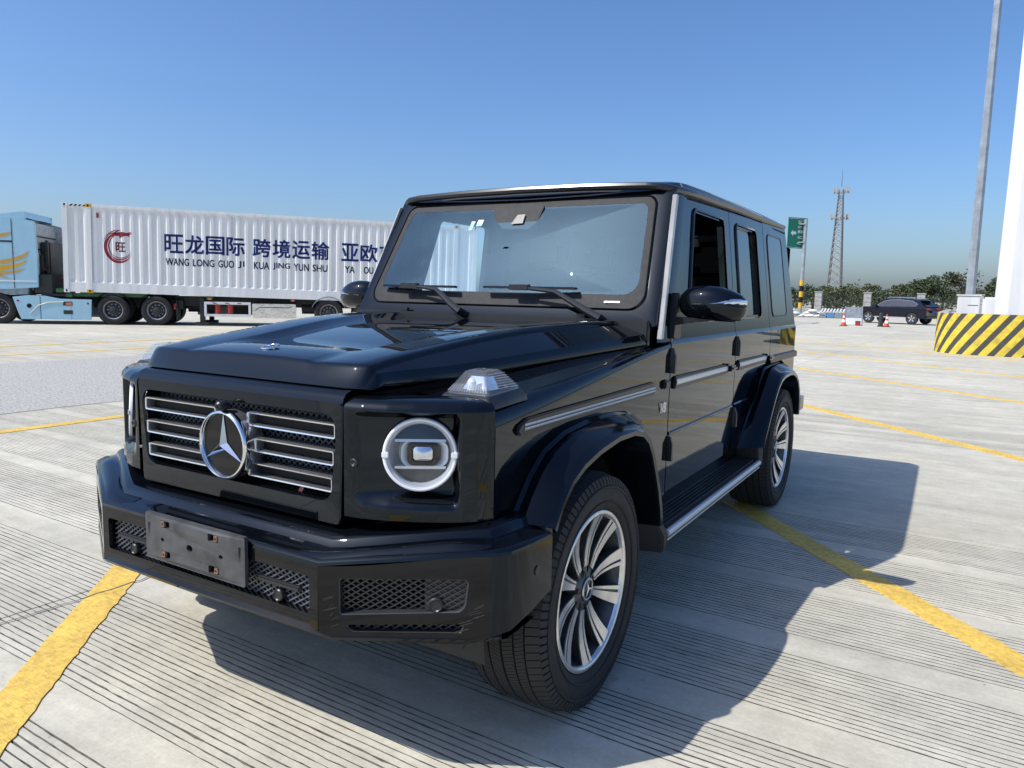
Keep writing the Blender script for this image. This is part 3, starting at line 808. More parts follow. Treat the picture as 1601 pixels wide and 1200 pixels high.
# front faces with openings
hole = rpoly([(-.463, .492), (.463, .492), (.463, .596), (-.463, .596)], .010, 3)
mb = MB().plate([[(-.493, .452), (.493, .452), (.495, .632), (-.495, .632)], hole], lambda x, z: (x, -.806, z), lambda x, z: (x, -.775, z))
mb.build('bumper_face', 'gloss_black', bumper, bevel=0)
FD = (Vector((.905, -.588))-Vector((.495, -.806))); FL = FD.length; FD.normalize(); FN = Vector((FD.y, -FD.x))
def fp(u, z, d=0): q = Vector((.495, -.806))+FD*u-FN*d; return (q.x, q.y, z)
def facet(mx):
    zr = lambda u: rise(.495+FD.x*u)
    h1 = rpoly([(.055, .497), (.395, .520), (.405, .612), (.055, .600)], [.008, .03, .012, .008], 4)
    h2 = rpoly([(.095, .452), (.385, .462), (.395, .488), (.062, .472)], .006, 3)
    top = [(FL*(1-i/8), .632+zr(FL*(1-i/8))) for i in range(9)]
    outer = [(0.0005, .452), (.05, .428), (.40, .432), (FL, .455)]+top
    MB().plate([outer, h1, h2], lambda u, z: fp(u, z), lambda u, z: fp(u, z, .03)).build('bumper_face', 'gloss_black', bumper, mx=mx)
    # sunken frame lips
    for h in (h1, h2):
        c = (sum(p[0] for p in h)/len(h), sum(p[1] for p in h)/len(h))
        MB().loft([[fp(u, z, .002) for u, z in h], [fp(c[0]+(u-c[0])*.975, c[1]+(z-c[1])*.94, .004) for u, z in h], [fp(c[0]+(u-c[0])*.965, c[1]+(z-c[1])*.92, .045) for u, z in h]], closed=True).build('opening_frame', 'trim_black', bumper, mx=mx)
    wire_mesh(.05, .285, .497, .606, .026, .62, .0042, .010, lambda u, v, d: fp(u, v, .024+d*.6)).build('mesh_insert', 'wire_black', bumper, mx=mx)
    wire_mesh(.285, .405, .505, .612, .026, .62, .0042, .010, lambda u, v, d: fp(u, v, .012+d*.5)).build('mesh_insert', 'wire_black', bumper, mx=mx)
    MB().plate([[(.285, .50), (.41, .50), (.41, .615), (.285, .605)]], lambda u, z: fp(u, z, .018), lambda u, z: fp(u, z, .022)).build('insert_panel', 'trim_black', bumper, mx=mx)
    wire_mesh(.065, .39, .452, .487, .026, .62, .0042, .010, lambda u, v, d: fp(u, v, .02+d*.6)).build('mesh_insert', 'wire_black', bumper, mx=mx)
    MB().plate([[(.03, .43), (.42, .43), (.42, .62), (.03, .61)]], lambda u, z: fp(u, z, .075), lambda u, z: fp(u, z, .08)).build('recess_back', 'void_black', bumper, mx=mx)
    q = [Vector(fp(.315, .535, d)) for d in (.02, .002)]
    def dsc(r, d): 
        c = Vector(fp(.315, .535, d)); return [c+Vector((FD.x, FD.y, 0))*r*math.cos(2*math.pi*k/18)+Vector((0, 0, 1))*r*math.sin(2*math.pi*k/18) for k in range(18)]
    MB().loft([dsc(.021, .02), dsc(.021, .004), dsc(.017, .001), dsc(.014, .004), dsc(.001, .004)], closed=True).build('parking_sensor', 'satin_black', bumper, mx=mx)
    # cheek of the bumper up to the wheel
    pts = BP[2:]
    sec = []
    for (x, y) in pts:
        k = (y+.588)/.238
        zb = lerp(.455, .52, k)
        sec.append([(x-.03, y, zb-.02), (x, y, zb), (x, y, lerp(.56, .58, k)), (x, y, .632+rise(x)), ])
    MB().loft(sec).build('bumper_cheek', 'flare_paint', bumper, mx=mx, sharp=50)
    MB().lathe([(0, 0), (.003, .010), (.002, .014), (-.006, .0145)], (.9545, -.43, .60), 'x', 16).build('parking_sensor', 'trim_black', bumper, mx=mx)
    # inner face towards the tyre
    MB().loft([[(.957, -.352, .52), (.957, -.352, .70)], [(.70, -.352, .50), (.70, -.352, .70)]]).build('bumper_end', 'matt_black', bumper, mx=mx)
    MB().hexa([(.60, -.60, .385), (.80, -.57, .385), (.80, -.55, .385), (.60, -.58, .385)], [(.60, -.60, .47), (.82, -.57, .47), (.82, -.55, .47), (.60, -.58, .47)]).build('air_guide', 'matt_black', bumper, mx=mx)
both(facet)
sc_ = random.Random(21)
mat('scuff', (.11, .105, .10), .6)
for u0, z0, n_, ln in ((.035, .535, 5, .03), (.045, .487, 4, .02), (.425, .525, 6, .03), (.40, .49, 3, .04)):
    for k in range(n_):
        u = u0+sc_.uniform(-.012, .012); z = z0+sc_.uniform(-.022, .022); l_ = ln*sc_.uniform(.4, 1.1); t_ = sc_.uniform(.0004, .0010)
        MB().add([fp(u-l_/2, z-.006, -.0008), fp(u+l_/2, z+.004, -.0008), fp(u+l_/2, z+.004+t_, -.0008), fp(u-l_/2, z-.006+t_, -.0008)], [(0, 1, 2, 3)]).build('scuff', 'scuff', bumper)
# bottom lip
lipp = [(0, -.800), (.46, -.800), (.53, -.778), (.86, -.60), (.92, -.545)]
lz = lambda x: curve([(0, .438), (.45, .444), (.56, .420), (.93, .440)], abs(x))
full_l = [(-x, y) for x, y in lipp[:0:-1]]+lipp
rows = []
for dy, dz in ((.03, .022), (-.006, .020), (-.014, .010), (-.010, 0), (.02, -.006), (.12, -.004), (.25, .01)):
    rows.append([(x*(1-.0*dy), y+dy, lz(x)+dz) for x, y in full_l])
MB().loft(rows).build('bottom_lip', 'gloss_black', bumper, sharp=40)
# centre opening: mesh, bar, sensors
wire_mesh(-.463, .463, .490, .598, .026, .62, .0045, .012, lambda u, v, d: (u, -.785+d*.6, v)).build('mesh_insert', 'wire_grey', bumper)
MB().box(-.47, .47, -.725, -.72, .47, .61).build('recess_back', 'void_black', bumper)
for s in (-1, 1):
    MB().box(s*.33-.09, s*.33+.09, -.802, -.785, .537, .553).build('cross_bar', 'satin_black', bumper, bevel=.005)
    MB().lathe([(-.778, .018), (-.800, .018), (-.803, .015), (-.800, .012), (-.799, .001)], (s*.335, 0, .512), 'y', 18).build('parking_sensor', 'satin_black', bumper)
# licence plate holder without its plate
ph = MB(); PW, PZ0, PZ1 = .229, .517, .664
slots = [rpoly([(x-.022, z-.011), (x+.022, z-.011), (x+.022, z+.011), (x-.022, z+.011)], .003, 2) for x, z in ((-.118, .641), (.105, .641), (-.118, .545), (.105, .545))]
holes = [[(x+r*math.cos(2*math.pi*k/12), z+r*.8*math.sin(2*math.pi*k/12)) for k in range(12)] for x, z, r in ((-.135, .590, .0085), (.135, .590, .0085), (0, .590, .014))]
ph.plate([rpoly([(-PW, PZ0), (PW, PZ0), (PW, PZ1), (-PW, PZ1)], .007, 3)]+slots+holes, lambda x, z: (x, -.836+.012*(abs(x)/.23)**2, z), lambda x, z: (x, -.824+.012*(abs(x)/.23)**2, z))
plate = ph.build('plate_holder', 'plate_plastic', bumper, bevel=0)
MB().plate([rpoly([(-.222, .522), (.222, .522), (.222, .659), (-.222, .659)], .006, 3)], lambda x, z: (x, -.815, z), lambda x, z: (x, -.806, z)).build('plate_holder_back', 'void_black', bumper)
MB().loft([[(-PW, -.823, PZ0), (PW, -.823, PZ0), (PW, -.823, PZ1), (-PW, -.823, PZ1)], [(-PW+.012, -.80, PZ0+.012), (PW-.012, -.80, PZ0+.012), (PW-.012, -.80, PZ1-.012), (-PW+.012, -.80, PZ1-.012)]], closed=True).build('plate_holder_rim', 'matt_black', bumper)
for x, z in ((-.118, .641), (.105, .641), (-.118, .545), (.105, .545)):
    c = MB(); dx = .011 if x > 0 else -.011
    c.box(x+dx-.008, x+dx+.008, -.8345, -.826, z-.009, z+.009); c.build('clip', 'rust', bumper, bevel=.001)
    MB().disc((x+dx, -.8352, z), .0035, 'y', 10).build('clip_hole', 'void_black', bumper)
for s in (-1, 1):
    MB().add([(s*.205, -.8275, .632), (s*.213, -.8270, .632), (s*.209, -.8275, .588)], [(0, 1, 2)]).build('plate_slot', 'void_black', bumper)
# splash shield and tow hook shade under the nose
MB().box(-.62, .62, -.60, .4, .40, .41).build('splash_shield', 'void_black', car)
# --- doors and rear quarter
def P3(dx): return lambda y, z: (xs(y, z)-dx, y, z)
GAP = .0045
def window_loop(c, r=.03): return rpoly(c, r, 5)
W_F = [(1.235, 1.262), (1.895, 1.262), (1.895, 1.765), (1.395, 1.765)]      # front side window
W_R = [(2.185, 1.262), (2.655, 1.262), (2.655, 1.765), (2.185, 1.765)]
W_Q = [(3.015, 1.255), (3.46, 1.255), (3.46, 1.775), (3.015, 1.775)]
def door(mx, name, y0, y1, win, lower, upper, opened):
    lo = lower
    d = MB().plate([lo], lambda y, z: (.83, y, z), lambda y, z: (.805, y, z))
    yy = (y0, y1)
    d.loft([[(.83, y, 1.155) for y in yy], [(.8275, y, 1.165) for y in yy], [(.821, y, 1.175) for y in yy]])
    d.plate([upper, window_loop(win)], P3(0), P3(.03))
    dr = d.build(name, 'car_paint', car, mx=mx, sharp=25)
    # window frame trim: raised black moulding
    cx = sum(p[0] for p in win)/4; cz = sum(p[1] for p in win)/4
    def grow(k): return window_loop([(y+math.copysign(k, y-cx), z+math.copysign(k, z-cz)) for y, z in win], .03+max(k, -.02))
    rows = []
    for k, dx in ((-.022, .03), (-.018, .004), (-.010, -.004), (.010, -.010), (.020, -.008), (.024, .003)):
        rows.append([(xs(y, z)-dx, y, z) for y, z in grow(k)])
    MB().loft(rows, closed=True).build('window_frame', 'gloss_black', dr, mx=mx, sharp=40)
    g = grow(-.004)
    if opened:
        zc_ = 1.262+.03
        g = [(y, min(z, zc_)) for y, z in g]
    MB().plate([g] if not opened else [[(win[0][0], 1.255), (win[1][0], 1.255), (win[1][0], 1.285), (win[0][0]+.01, 1.285)]], P3(.016), P3(.020)).build('window_glass', 'tinted_glass' if not opened else 'clear_glass', dr, mx=mx)
    return dr
def cabin_side(mx):
    u0, u1 = .965, 2.04
    low = [(u0, .50), (u1-.012, .50), (u1, .56), (u1, 1.155), (u0, 1.155)]
    up = [(u0+.03, 1.175), (u1, 1.175), (u1, 1.838), (1.265, 1.828), (1.225, 1.80)]
    d1 = door(mx, 'front_door', u0, u1, W_F, low, up, True)
    v0, v1 = 2.04+2*GAP, 2.905
    arch = [(y+.0, z+.006) for y, z in ARCH_R if 2.2 < y < 2.76]
    low = [(v0, .56), (v0, .50), (2.16, .50)]+[(y-.012, z+.012) for y, z in arch]+[(v1, .955), (v1, 1.155), (v0, 1.155)]
    up = [(v0, 1.175), (v1, 1.175), (v1-.02, 1.845), (v0, 1.840)]
    d2 = door(mx, 'rear_door', v0, v1, W_R, low, up, False)
    # rear quarter
    w0, w1 = v1+GAP*2, 3.745
    low = [(w0, .955), (3.10, .955), (3.30, .935), (3.47, .885), (3.535, .78), (3.55, .62), (3.56, .50), (w1, .50), (w1, 1.155), (w0, 1.155)]
    mb = MB().plate([low], lambda y, z: (.83, y, z), lambda y, z: (.805, y, z))
    mb.loft([[(.83, y, 1.155) for y in (w0, w1)], [(.8275, y, 1.165) for y in (w0, w1)], [(.821, y, 1.175) for y in (w0, w1)]])
    up = [(w0, 1.175), (w1, 1.175), (3.665, 1.868), (w0-.02, 1.850)]
    mb.plate([up, window_loop(W_Q, .04)], P3(0), P3(.03))
    # rounded rear corner
    rows = []
    for z in (.50, 1.155, 1.175, 1.5, 1.868):
        yb = 3.745 if z <= 1.175 else lerp(3.745, 3.665, (z-1.175)/.693)
        x = xs(yb, z); rows.append([(x, yb, z), (x-.008, yb+.03, z), (x-.03, yb+.052, z), (x-.07, yb+.062, z), (0, yb+.066, z)])
    mb.loft(rows)
    q = mb.build('rear_quarter', 'car_paint', car, mx=mx, sharp=25)
    g = window_loop([(y+math.copysign(.006, y-3.24), z+math.copysign(.006, z-1.5)) for y, z in W_Q], .045)
    MB().plate([g], P3(-.002), P3(.004)).build('quarter_glass', 'tinted_glass', q, mx=mx)
    rows = [[(xs(y, z)-dx, y, z) for y, z in window_loop([(y+math.copysign(k, y-3.24), z+math.copysign(k, z-1.5)) for y, z in W_Q], .045+k)] for k, dx in ((.004, .0), (.006, -.005), (.014, -.005), (.016, .002))]
    MB().loft(rows, closed=True).build('glass_seal', 'satin_black', q, mx=mx)
    MB().box(.80, .822, 3.60, 3.77, .86, 1.05).build('tail_lamp_side', 'satin_black', q, mx=mx, bevel=.01)
    # body-coloured jamb behind the gaps, sill
    MB().plate([[(.90, .47), (3.60, .47), (3.60, 1.15), (.90, 1.15)]], lambda y, z: (.79, y, z), lambda y, z: (.785, y, z)).build('door_jamb', 'void_black', car, mx=mx)
    for ya, yb in ((1.20, 1.23), (1.96, 2.12), (2.74, 2.98), (3.5, 3.64)):
        MB().hexa([(xs(ya, 1.17)-.035, ya, 1.15), (xs(yb, 1.17)-.035, yb, 1.15), (xs(yb, 1.17)-.05, yb, 1.15), (xs(ya, 1.17)-.05, ya, 1.15)],
                  [(xs(ya, 1.84)-.035, ya+.03, 1.84), (xs(yb, 1.84)-.035, yb, 1.84), (xs(yb, 1.84)-.05, yb, 1.84), (xs(ya, 1.84)-.05, ya+.03, 1.84)]).build('pillar_inner', 'interior_dark', car, mx=mx)
    MB().box(.74, .815, .68, 2.22, .415, .498).build('sill', 'gloss_black', car, mx=mx, bevel=.01)
    # rub strips with bright insert, lower crease moulding
    for dd, a, b in ((d1, 1.0, 1.845), (d2, 2.085, 2.76)):
        st = MB().prism([(a, .956), (b, .956), (b, 1.008), (a+.012, 1.012), (a, 1.0)], 'x', .828, .843).build('rub_strip', 'satin_black', dd, mx=mx, bevel=.005)
        MB().loft([[(.843, y, .974), (.8465, y, .980), (.8465, y, .992), (.843, y, .998)] for y in (a+.01, b-.004)]).build('bright_insert', 'bright_trim', dd, mx=mx)
        MB().loft([[(.8301, y, .752), (.836, y, .757), (.836, y, .763), (.8301, y, .770)] for y in (a-.03, min(b+.17, 2.53))]).build('crease', 'car_paint', dd, mx=mx)
    for dd, yh in ((d1, 1.905), (d2, 2.83)):
        MB().box(.829, .870, yh-.045, yh+.055, .968, .998).build('handle', 'gloss_black', dd, mx=mx, bevel=.010)
        MB().lathe([(.829, .026), (.8315, .026), (.8325, .02)], (0, yh, .983), 'x', 18).build('handle_cup', 'satin_black', dd, mx=mx)
        MB().lathe([(.829, .012), (.846, .012), (.848, .008), (.848, .001)], (0, yh-.058, 1.0), 'x', 14).build('handle_button', 'gloss_black', dd, mx=mx)
    for y, z in ((.965, 1.085), (.972, .694), (2.055, 1.095), (2.062, .692)):
        MB().loft([[(.829, y-.010, z-.055), (.829, y+.012, z-.055), (.852, y+.012, z-.055), (.852, y-.010, z-.055)],
                   [(.829, y-.010, z+.02), (.829, y+.012, z+.02), (.852, y+.010, z+.02), (.852, y-.006, z+.02)],
                   [(.829, y-.005, z+.055), (.829, y+.006, z+.055), (.840, y+.005, z+.055), (.840, y-.003, z+.055)]], closed=True, caps=True).build('hinge', 'satin_black', car, mx=mx)
    MB().loft([[(.829, 2.86, .940), (.852, 2.86, .946), (.852, 2.86, .985), (.829, 2.86, .992)], [(.829, 3.745, .932), (.850, 3.745, .938), (.850, 3.745, .975), (.829, 3.745, .985)]]).build('rub_strip', 'satin_black', q, mx=mx)
both(cabin_side)
# V8 badge
vs, fs = text_mesh('V8', .062, .0022)
for mx in (False, True):
    b = MB(); w_ = max(v[0] for v in vs)
    for x_, sl in ((.8315, 0), (.836, 0)): pass
    pts = [(.8365, (.842 + v[0]*.95 + v[1]*.12) if not mx else (.842+(w_-v[0])*.95+(.05-v[1])*.12), .868+v[1]*.95) for v in vs]
    b.add(pts, fs); b.add([(.8305, y, z) for _, y, z in pts], fs); b.build('engine_badge', 'bright_trim', car, mx=mx)

# --- windscreen
def wy(x, z, d=0): return .752+(z-1.27)*.544+.030*(x/.75)**2-d
seal = rpoly([(-.752, 1.308), (.752, 1.308), (.690, 1.806), (-.690, 1.806)], [.065, .065, .05, .05], 7)
ing = rpoly([(-.714, 1.366), (.714, 1.366), (.664, 1.776), (-.664, 1.776)], [.06, .06, .04, .04], 7)
outr = rpoly([(-.822, 1.236), (.822, 1.236), (.765, 1.845), (-.765, 1.845)], .012, 7)
w3 = lambda lp, d=0: [(x, wy(x, z, d), z) for x, z in lp]
def grid_fill(lp, n=14):
    """curved pane: concentric loops toward the centre"""
    cx = 0; cz = sum(p[1] for p in lp)/len(lp)
    return [[(x*k, cz+(z-cz)*k) for x, z in lp] for k in [1-i/n for i in range(n)]+[.02]]
ws_o = MB().loft([w3(l) for l in grid_fill(ing)], closed=True).build('windscreen', 'windshield_glass', car, sharp=60)
MB().loft([w3(seal), w3([(lerp(a[0], b[0], .5), lerp(a[1], b[1], .5)) for a, b in zip(seal, ing)], .001), w3(ing, .001)], closed=True).build('black_border', 'frit', ws_o, sharp=60)
MB().loft([w3(seal, .001), w3([(x*1.006, 1.557+(z-1.557)*1.01) for x, z in seal], .006), w3([(x*1.014, 1.557+(z-1.557)*1.022) for x, z in seal], .0)], closed=True).build('rubber_seal', 'gloss_black', ws_o)
sl2 = [(x*1.012, 1.557+(z-1.557)*1.02) for x, z in seal]
frame = MB().loft([[(x, wy(x, z, -.004), z) for x, z in sl2], [(lerp(a[0], b[0], .6), wy(lerp(a[0], b[0], .6), lerp(a[1], b[1], .6), .0), lerp(a[1], b[1], .6)) for a, b in zip(sl2, outr)],
                   [(x, wy(x, z, -.006), z) for x, z in outr], [(x*1.004, wy(x, z, -.05), z) for x, z in outr]], closed=True).build('windscreen_frame', 'car_paint', car, sharp=60)
MB().box(-.80, .80, .745, .775, 1.10, 1.262).build('cowl', 'satin_black', car, bevel=.005)
# sensor housing and stickers behind the glass
MB().plate([rpoly([(-.160, 1.785), (.140, 1.785), (.125, 1.70), (.085, 1.668), (-.060, 1.672), (-.105, 1.71)], .012, 3)], lambda x, z: (x, wy(x, z, -.008), z), lambda x, z: (x, wy(x, z, -.05), z)).build('sensor_housing', 'frit', ws_o)
MB().plate([[(-.012, 1.695), (.052, 1.697), (.052, 1.742), (.010, 1.740)]], lambda x, z: (x, wy(x, z, .0015), z), lambda x, z: (x, wy(x, z, .0005), z)).build('sensor_window', 'plate_plastic', ws_o)
for x0, x1, z0, z1 in ((-.262, -.240, 1.670, 1.715), (-.223, -.190, 1.690, 1.722)):
    MB().plate([[(x0, z0), (x1, z0), (x1+.006, z1), (x0+.006, z1)]], lambda x, z: (x, wy(x, z, -.006), z), lambda x, z: (x, wy(x, z, -.008), z)).build('sticker', 'sticker_white', ws_o)
MB().plate([[(.575, 1.330), (.645, 1.331), (.645, 1.338), (.575, 1.337)]], lambda x, z: (x, wy(x, z, .003), z), lambda x, z: (x, wy(x, z, .002), z)).build('number_strip', 'lamp_white', ws_o)
# wipers
def wp(x, z, d): return (x, wy(x, z, d), z)
for bl0, bl1, zb, piv, elb, hold in ((-.665, -.20, 1.386, (-.120, 1.275), (-.29, 1.372), -.47), (-.035, .44, 1.388, (.590, 1.268), (.36, 1.372), .17)):
    w = MB().tube([wp(piv[0]+.01, piv[1]-.02, .0), wp(*piv, .05), wp(lerp(piv[0], elb[0], .3), lerp(piv[1], elb[1], .3), .058), wp(*elb, .058), wp(lerp(elb[0], hold, .5), 1.381, .052), wp(hold, zb, .046)], [.018, .019, .016, .011, .0085, .007], 8).build('wiper', 'satin_black', car)
    MB().loft([[wp(x, zb+a, b) for a, b in ((-.006, .012), (-.004, .036), (.004, .038), (.006, .034), (.002, .012))] for x in (bl0, lerp(bl0, bl1, .5), bl1)], closed=True, caps=True).build('wiper_blade', 'gloss_black', w)
    MB().box(hold-.055, hold+.05, wy(hold, zb, .060), wy(hold, zb, .03), zb-.012, zb+.014).build('blade_clip', 'satin_black', w, bevel=.004)

# --- pillars, roof, gutter
for s in (-1, 1):
    MB().loft([[(s*.832, .768, 1.185), (s*.850, .782, 1.185), (s*.846, .812, 1.185), (s*.828, .800, 1.185)], [(s*.799, .918, 1.50), (s*.817, .932, 1.50), (s*.813, .962, 1.50), (s*.795, .950, 1.50)], [(s*.768, 1.062, 1.81), (s*.786, 1.076, 1.81), (s*.782, 1.106, 1.81), (s*.764, 1.094, 1.81)]], closed=True, caps=True).build('pillar_strip', 'pillar_strip', car, bevel=.003)
    MB().loft([[(s*.822, .80, 1.17), (s*.834, .86, 1.17), (s*.832, .965, 1.17), (s*.79, .965, 1.17), (s*.79, .82, 1.17)], [(s*.762, 1.10, 1.82), (s*.772, 1.16, 1.82), (s*.768, 1.255, 1.82), (s*.735, 1.25, 1.82), (s*.735, 1.12, 1.82)]], closed=True, caps=True).build('windscreen_pillar', 'car_paint', car, sharp=40)
RY = [1.125, 1.16, 1.22, 1.32, 1.6, 2.2, 2.9, 3.4, 3.60, 3.66, 3.69]
rz = [1.850, 1.876, 1.892, 1.900, 1.912, 1.922, 1.922, 1.915, 1.905, 1.892, 1.865]
secs = []
for y, z in zip(RY, rz):
    xe = curve([(1.1, .752), (1.3, .757), (3.66, .712)], y); e = curve([(1.1, 1.846), (3.7, 1.878)], y)
    hh = [(xe, min(e, z)), (xe+.004, min(e+.012, z)), (xe-.008, lerp(e+.022, z, .5) if z > e+.022 else z), (xe-.05, z-.004), (xe-.14, z), (xe*.5, z+.006), (0, z+.008)]
    secs.append([(-a, y, b) for a, b in hh]+[(a, y, b) for a, b in hh[-2::-1]])
MB().loft(secs).build('roof', 'car_paint', car, sharp=45)
gut = [(-.712, 3.655, 1.884), (-.726, 3.2, 1.876), (-.752, 2.2, 1.862), (-.770, 1.4, 1.846), (-.772, 1.20, 1.838), (-.758, 1.115, 1.838), (-.71, 1.078, 1.846), (-.64, 1.070, 1.853), (-.35, 1.052, 1.860), (0, 1.045, 1.862)]
gut = gut+[(-x, y, z) for x, y, z in gut[-2::-1]]
MB().tube(gut, .0175, 8).build('rain_gutter', 'gutter_black', car)
MB().loft([[(x, y+.03, z-.02) for x, y, z in gut], [(x*.985, y+.06, z+.012) for x, y, z in gut]]).build('gutter_joint', 'satin_black', car)
# rear: tail door, spare wheel cover, rear bumper
MB().box(-.74, .74, 3.806, 3.825, .62, 1.75).build('tail_door', 'car_paint', car, bevel=.015)
MB().lathe([(3.83, .30), (3.86, .365), (4.02, .375), (4.06, .36), (4.075, .30), (4.08, .001)], (-.03, 0, 1.03), 'y', 40).build('spare_wheel_cover', 'satin_chrome', car)
MB().box(-.90, .90, 3.70, 3.90, .50, .66).build('rear_bumper', 'gloss_black', car, bevel=.03)
MB().box(-.78, .78, .45, 3.7, .36, .50).build('underbody', 'void_black', car)
MB().box(-.74, .74, 3.64, 3.66, .5, 1.20).build('rear_bulkhead', 'interior_dark', car)

# --- door mirrors
def mirror(mx):
    secs = []
    for x, zc, hz, yc, hy in ((.852, 1.335, .012, 1.0, .012), (.860, 1.335, .044, .995, .042), (.885, 1.338, .061, .988, .060), (.93, 1.340, .071, .980, .072), (.98, 1.339, .0745, .979, .075), (1.03, 1.334, .073, .983, .072), (1.075, 1.326, .066, .993, .063), (1.108, 1.322, .054, 1.004, .050), (1.124, 1.322, .036, 1.014, .032), (1.129, 1.323, .012, 1.022, .012)):
        ring = []
        for k in range(20):
            a = 2*math.pi*k/20; ca, sa = math.cos(a), math.sin(a)
            yy = yc-hy*ca if ca > 0 else yc-hy*.45*ca
            ring.append((x, yy, zc+hz*math.copysign(abs(sa)**.85, sa)))
        secs.append(ring)
    m = MB().loft(secs, closed=True, caps=True).build('door_mirror', 'car_paint', car, mx=mx, sharp=70)
    # bright signal strip
    st = []
    for x, z, h in ((.925, 1.332, .003), (.96, 1.334, .006), (1.02, 1.337, .007), (1.06, 1.342, .010), (1.09, 1.345, .013), (1.112, 1.345, .013), (1.122, 1.343, .011)):
        yc, hy = curve([(.93, .980), (1.03, .983), (1.075, .993), (1.108, 1.004), (1.124, 1.014)], x), curve([(.93, .072), (1.03, .072), (1.075, .063), (1.108, .050), (1.124, .032)], x)
        st.append([(x, yc-hy*.985+.004, z-h), (x+.001, yc-hy-.004, z), (x, yc-hy*.96+.002, z+h)])
    st.append([(1.1285, 1.012, 1.332), (1.131, 1.012, 1.343), (1.1285, 1.012, 1.352)]); st.append([(1.125, 1.035, 1.334), (1.127, 1.035, 1.343), (1.125, 1.035, 1.350)])
    MB().loft(st).build('signal_strip', 'chrome', m, mx=mx, sharp=60)
    MB().disc((0, 0, 0), .001, 'y', 3)
    g = MB().plate([rpoly([(.885, 1.285), (1.09, 1.285), (1.10, 1.375), (.895, 1.395)], .025, 4)], lambda x, z: (x, 1.018, z), lambda x, z: (x, 1.022, z)); g.build('mirror_glass', 'chrome', m, mx=mx)
    # lower cover seam and arm
    MB().loft([[(.845, .945, 1.275), (.845, 1.02, 1.275), (.845, 1.02, 1.245), (.845, .945, 1.240)], [(.93, .935, 1.275), (.93, 1.02, 1.275), (.93, 1.02, 1.258), (.93, .94, 1.255)], [(.99, .95, 1.268), (.99, 1.01, 1.268), (.99, 1.01, 1.262), (.99, .95, 1.262)]], closed=True, caps=True).build('mirror_arm', 'satin_black', m, mx=mx, sharp=60)
    MB().prism(rpoly([(.925, 1.185), (1.02, 1.180), (1.02, 1.27), (.995, 1.37), (.965, 1.385), (.95, 1.30)], .012, 4), 'x', .818, .850).build('mirror_foot', 'satin_black', m, mx=mx, bevel=.006)
both(mirror)

# --- running boards
def board(mx):
    b = MB().prism([(.80, .365), (.925, .365), (.938, .380), (.938, .398), (.928, .408), (.80, .425)], 'y', .70, 2.30).build('running_board', 'matt_black', car, mx=mx)
    for i in range(6):
        x = .815+.0175*i
        MB().box(x, x+.010, .74, 2.27, .4235-.0010*i*1.0-.002*i*.6, .4315-.0022*i).build('tread_rib', 'trim_black', b, mx=mx)
    MB().tube([(.936, .70, .398), (.936, 2.30, .398)], .015, 10).build('bright_edge', 'bright_trim', b, mx=mx)
    MB().tube([(.939, .70, .371), (.939, 2.30, .371)], .004, 6).build('lower_edge', 'bright_trim', b, mx=mx)
    MB().loft([[(.80, .56, .46), (.93, .60, .46), (.93, .66, .46), (.80, .66, .46)], [(.80, .57, .36), (.945, .64, .40), (.945, .70, .40), (.80, .70, .42)], [(.80, .62, .325), (.938, .66, .325), (.938, .70, .33), (.80, .70, .335)]], closed=True, caps=True).build('mud_guard', 'matt_black', car, mx=mx, bevel=.006)
    MB().loft([[(.80, 2.30, .36), (.94, 2.30, .37), (.94, 2.38, .37), (.80, 2.38, .36)], [(.80, 2.26, .50), (.93, 2.28, .50), (.95, 2.34, .50), (.80, 2.40, .50)]], closed=True, caps=True).build('mud_guard', 'matt_black', car, mx=mx, bevel=.006)
both(board)

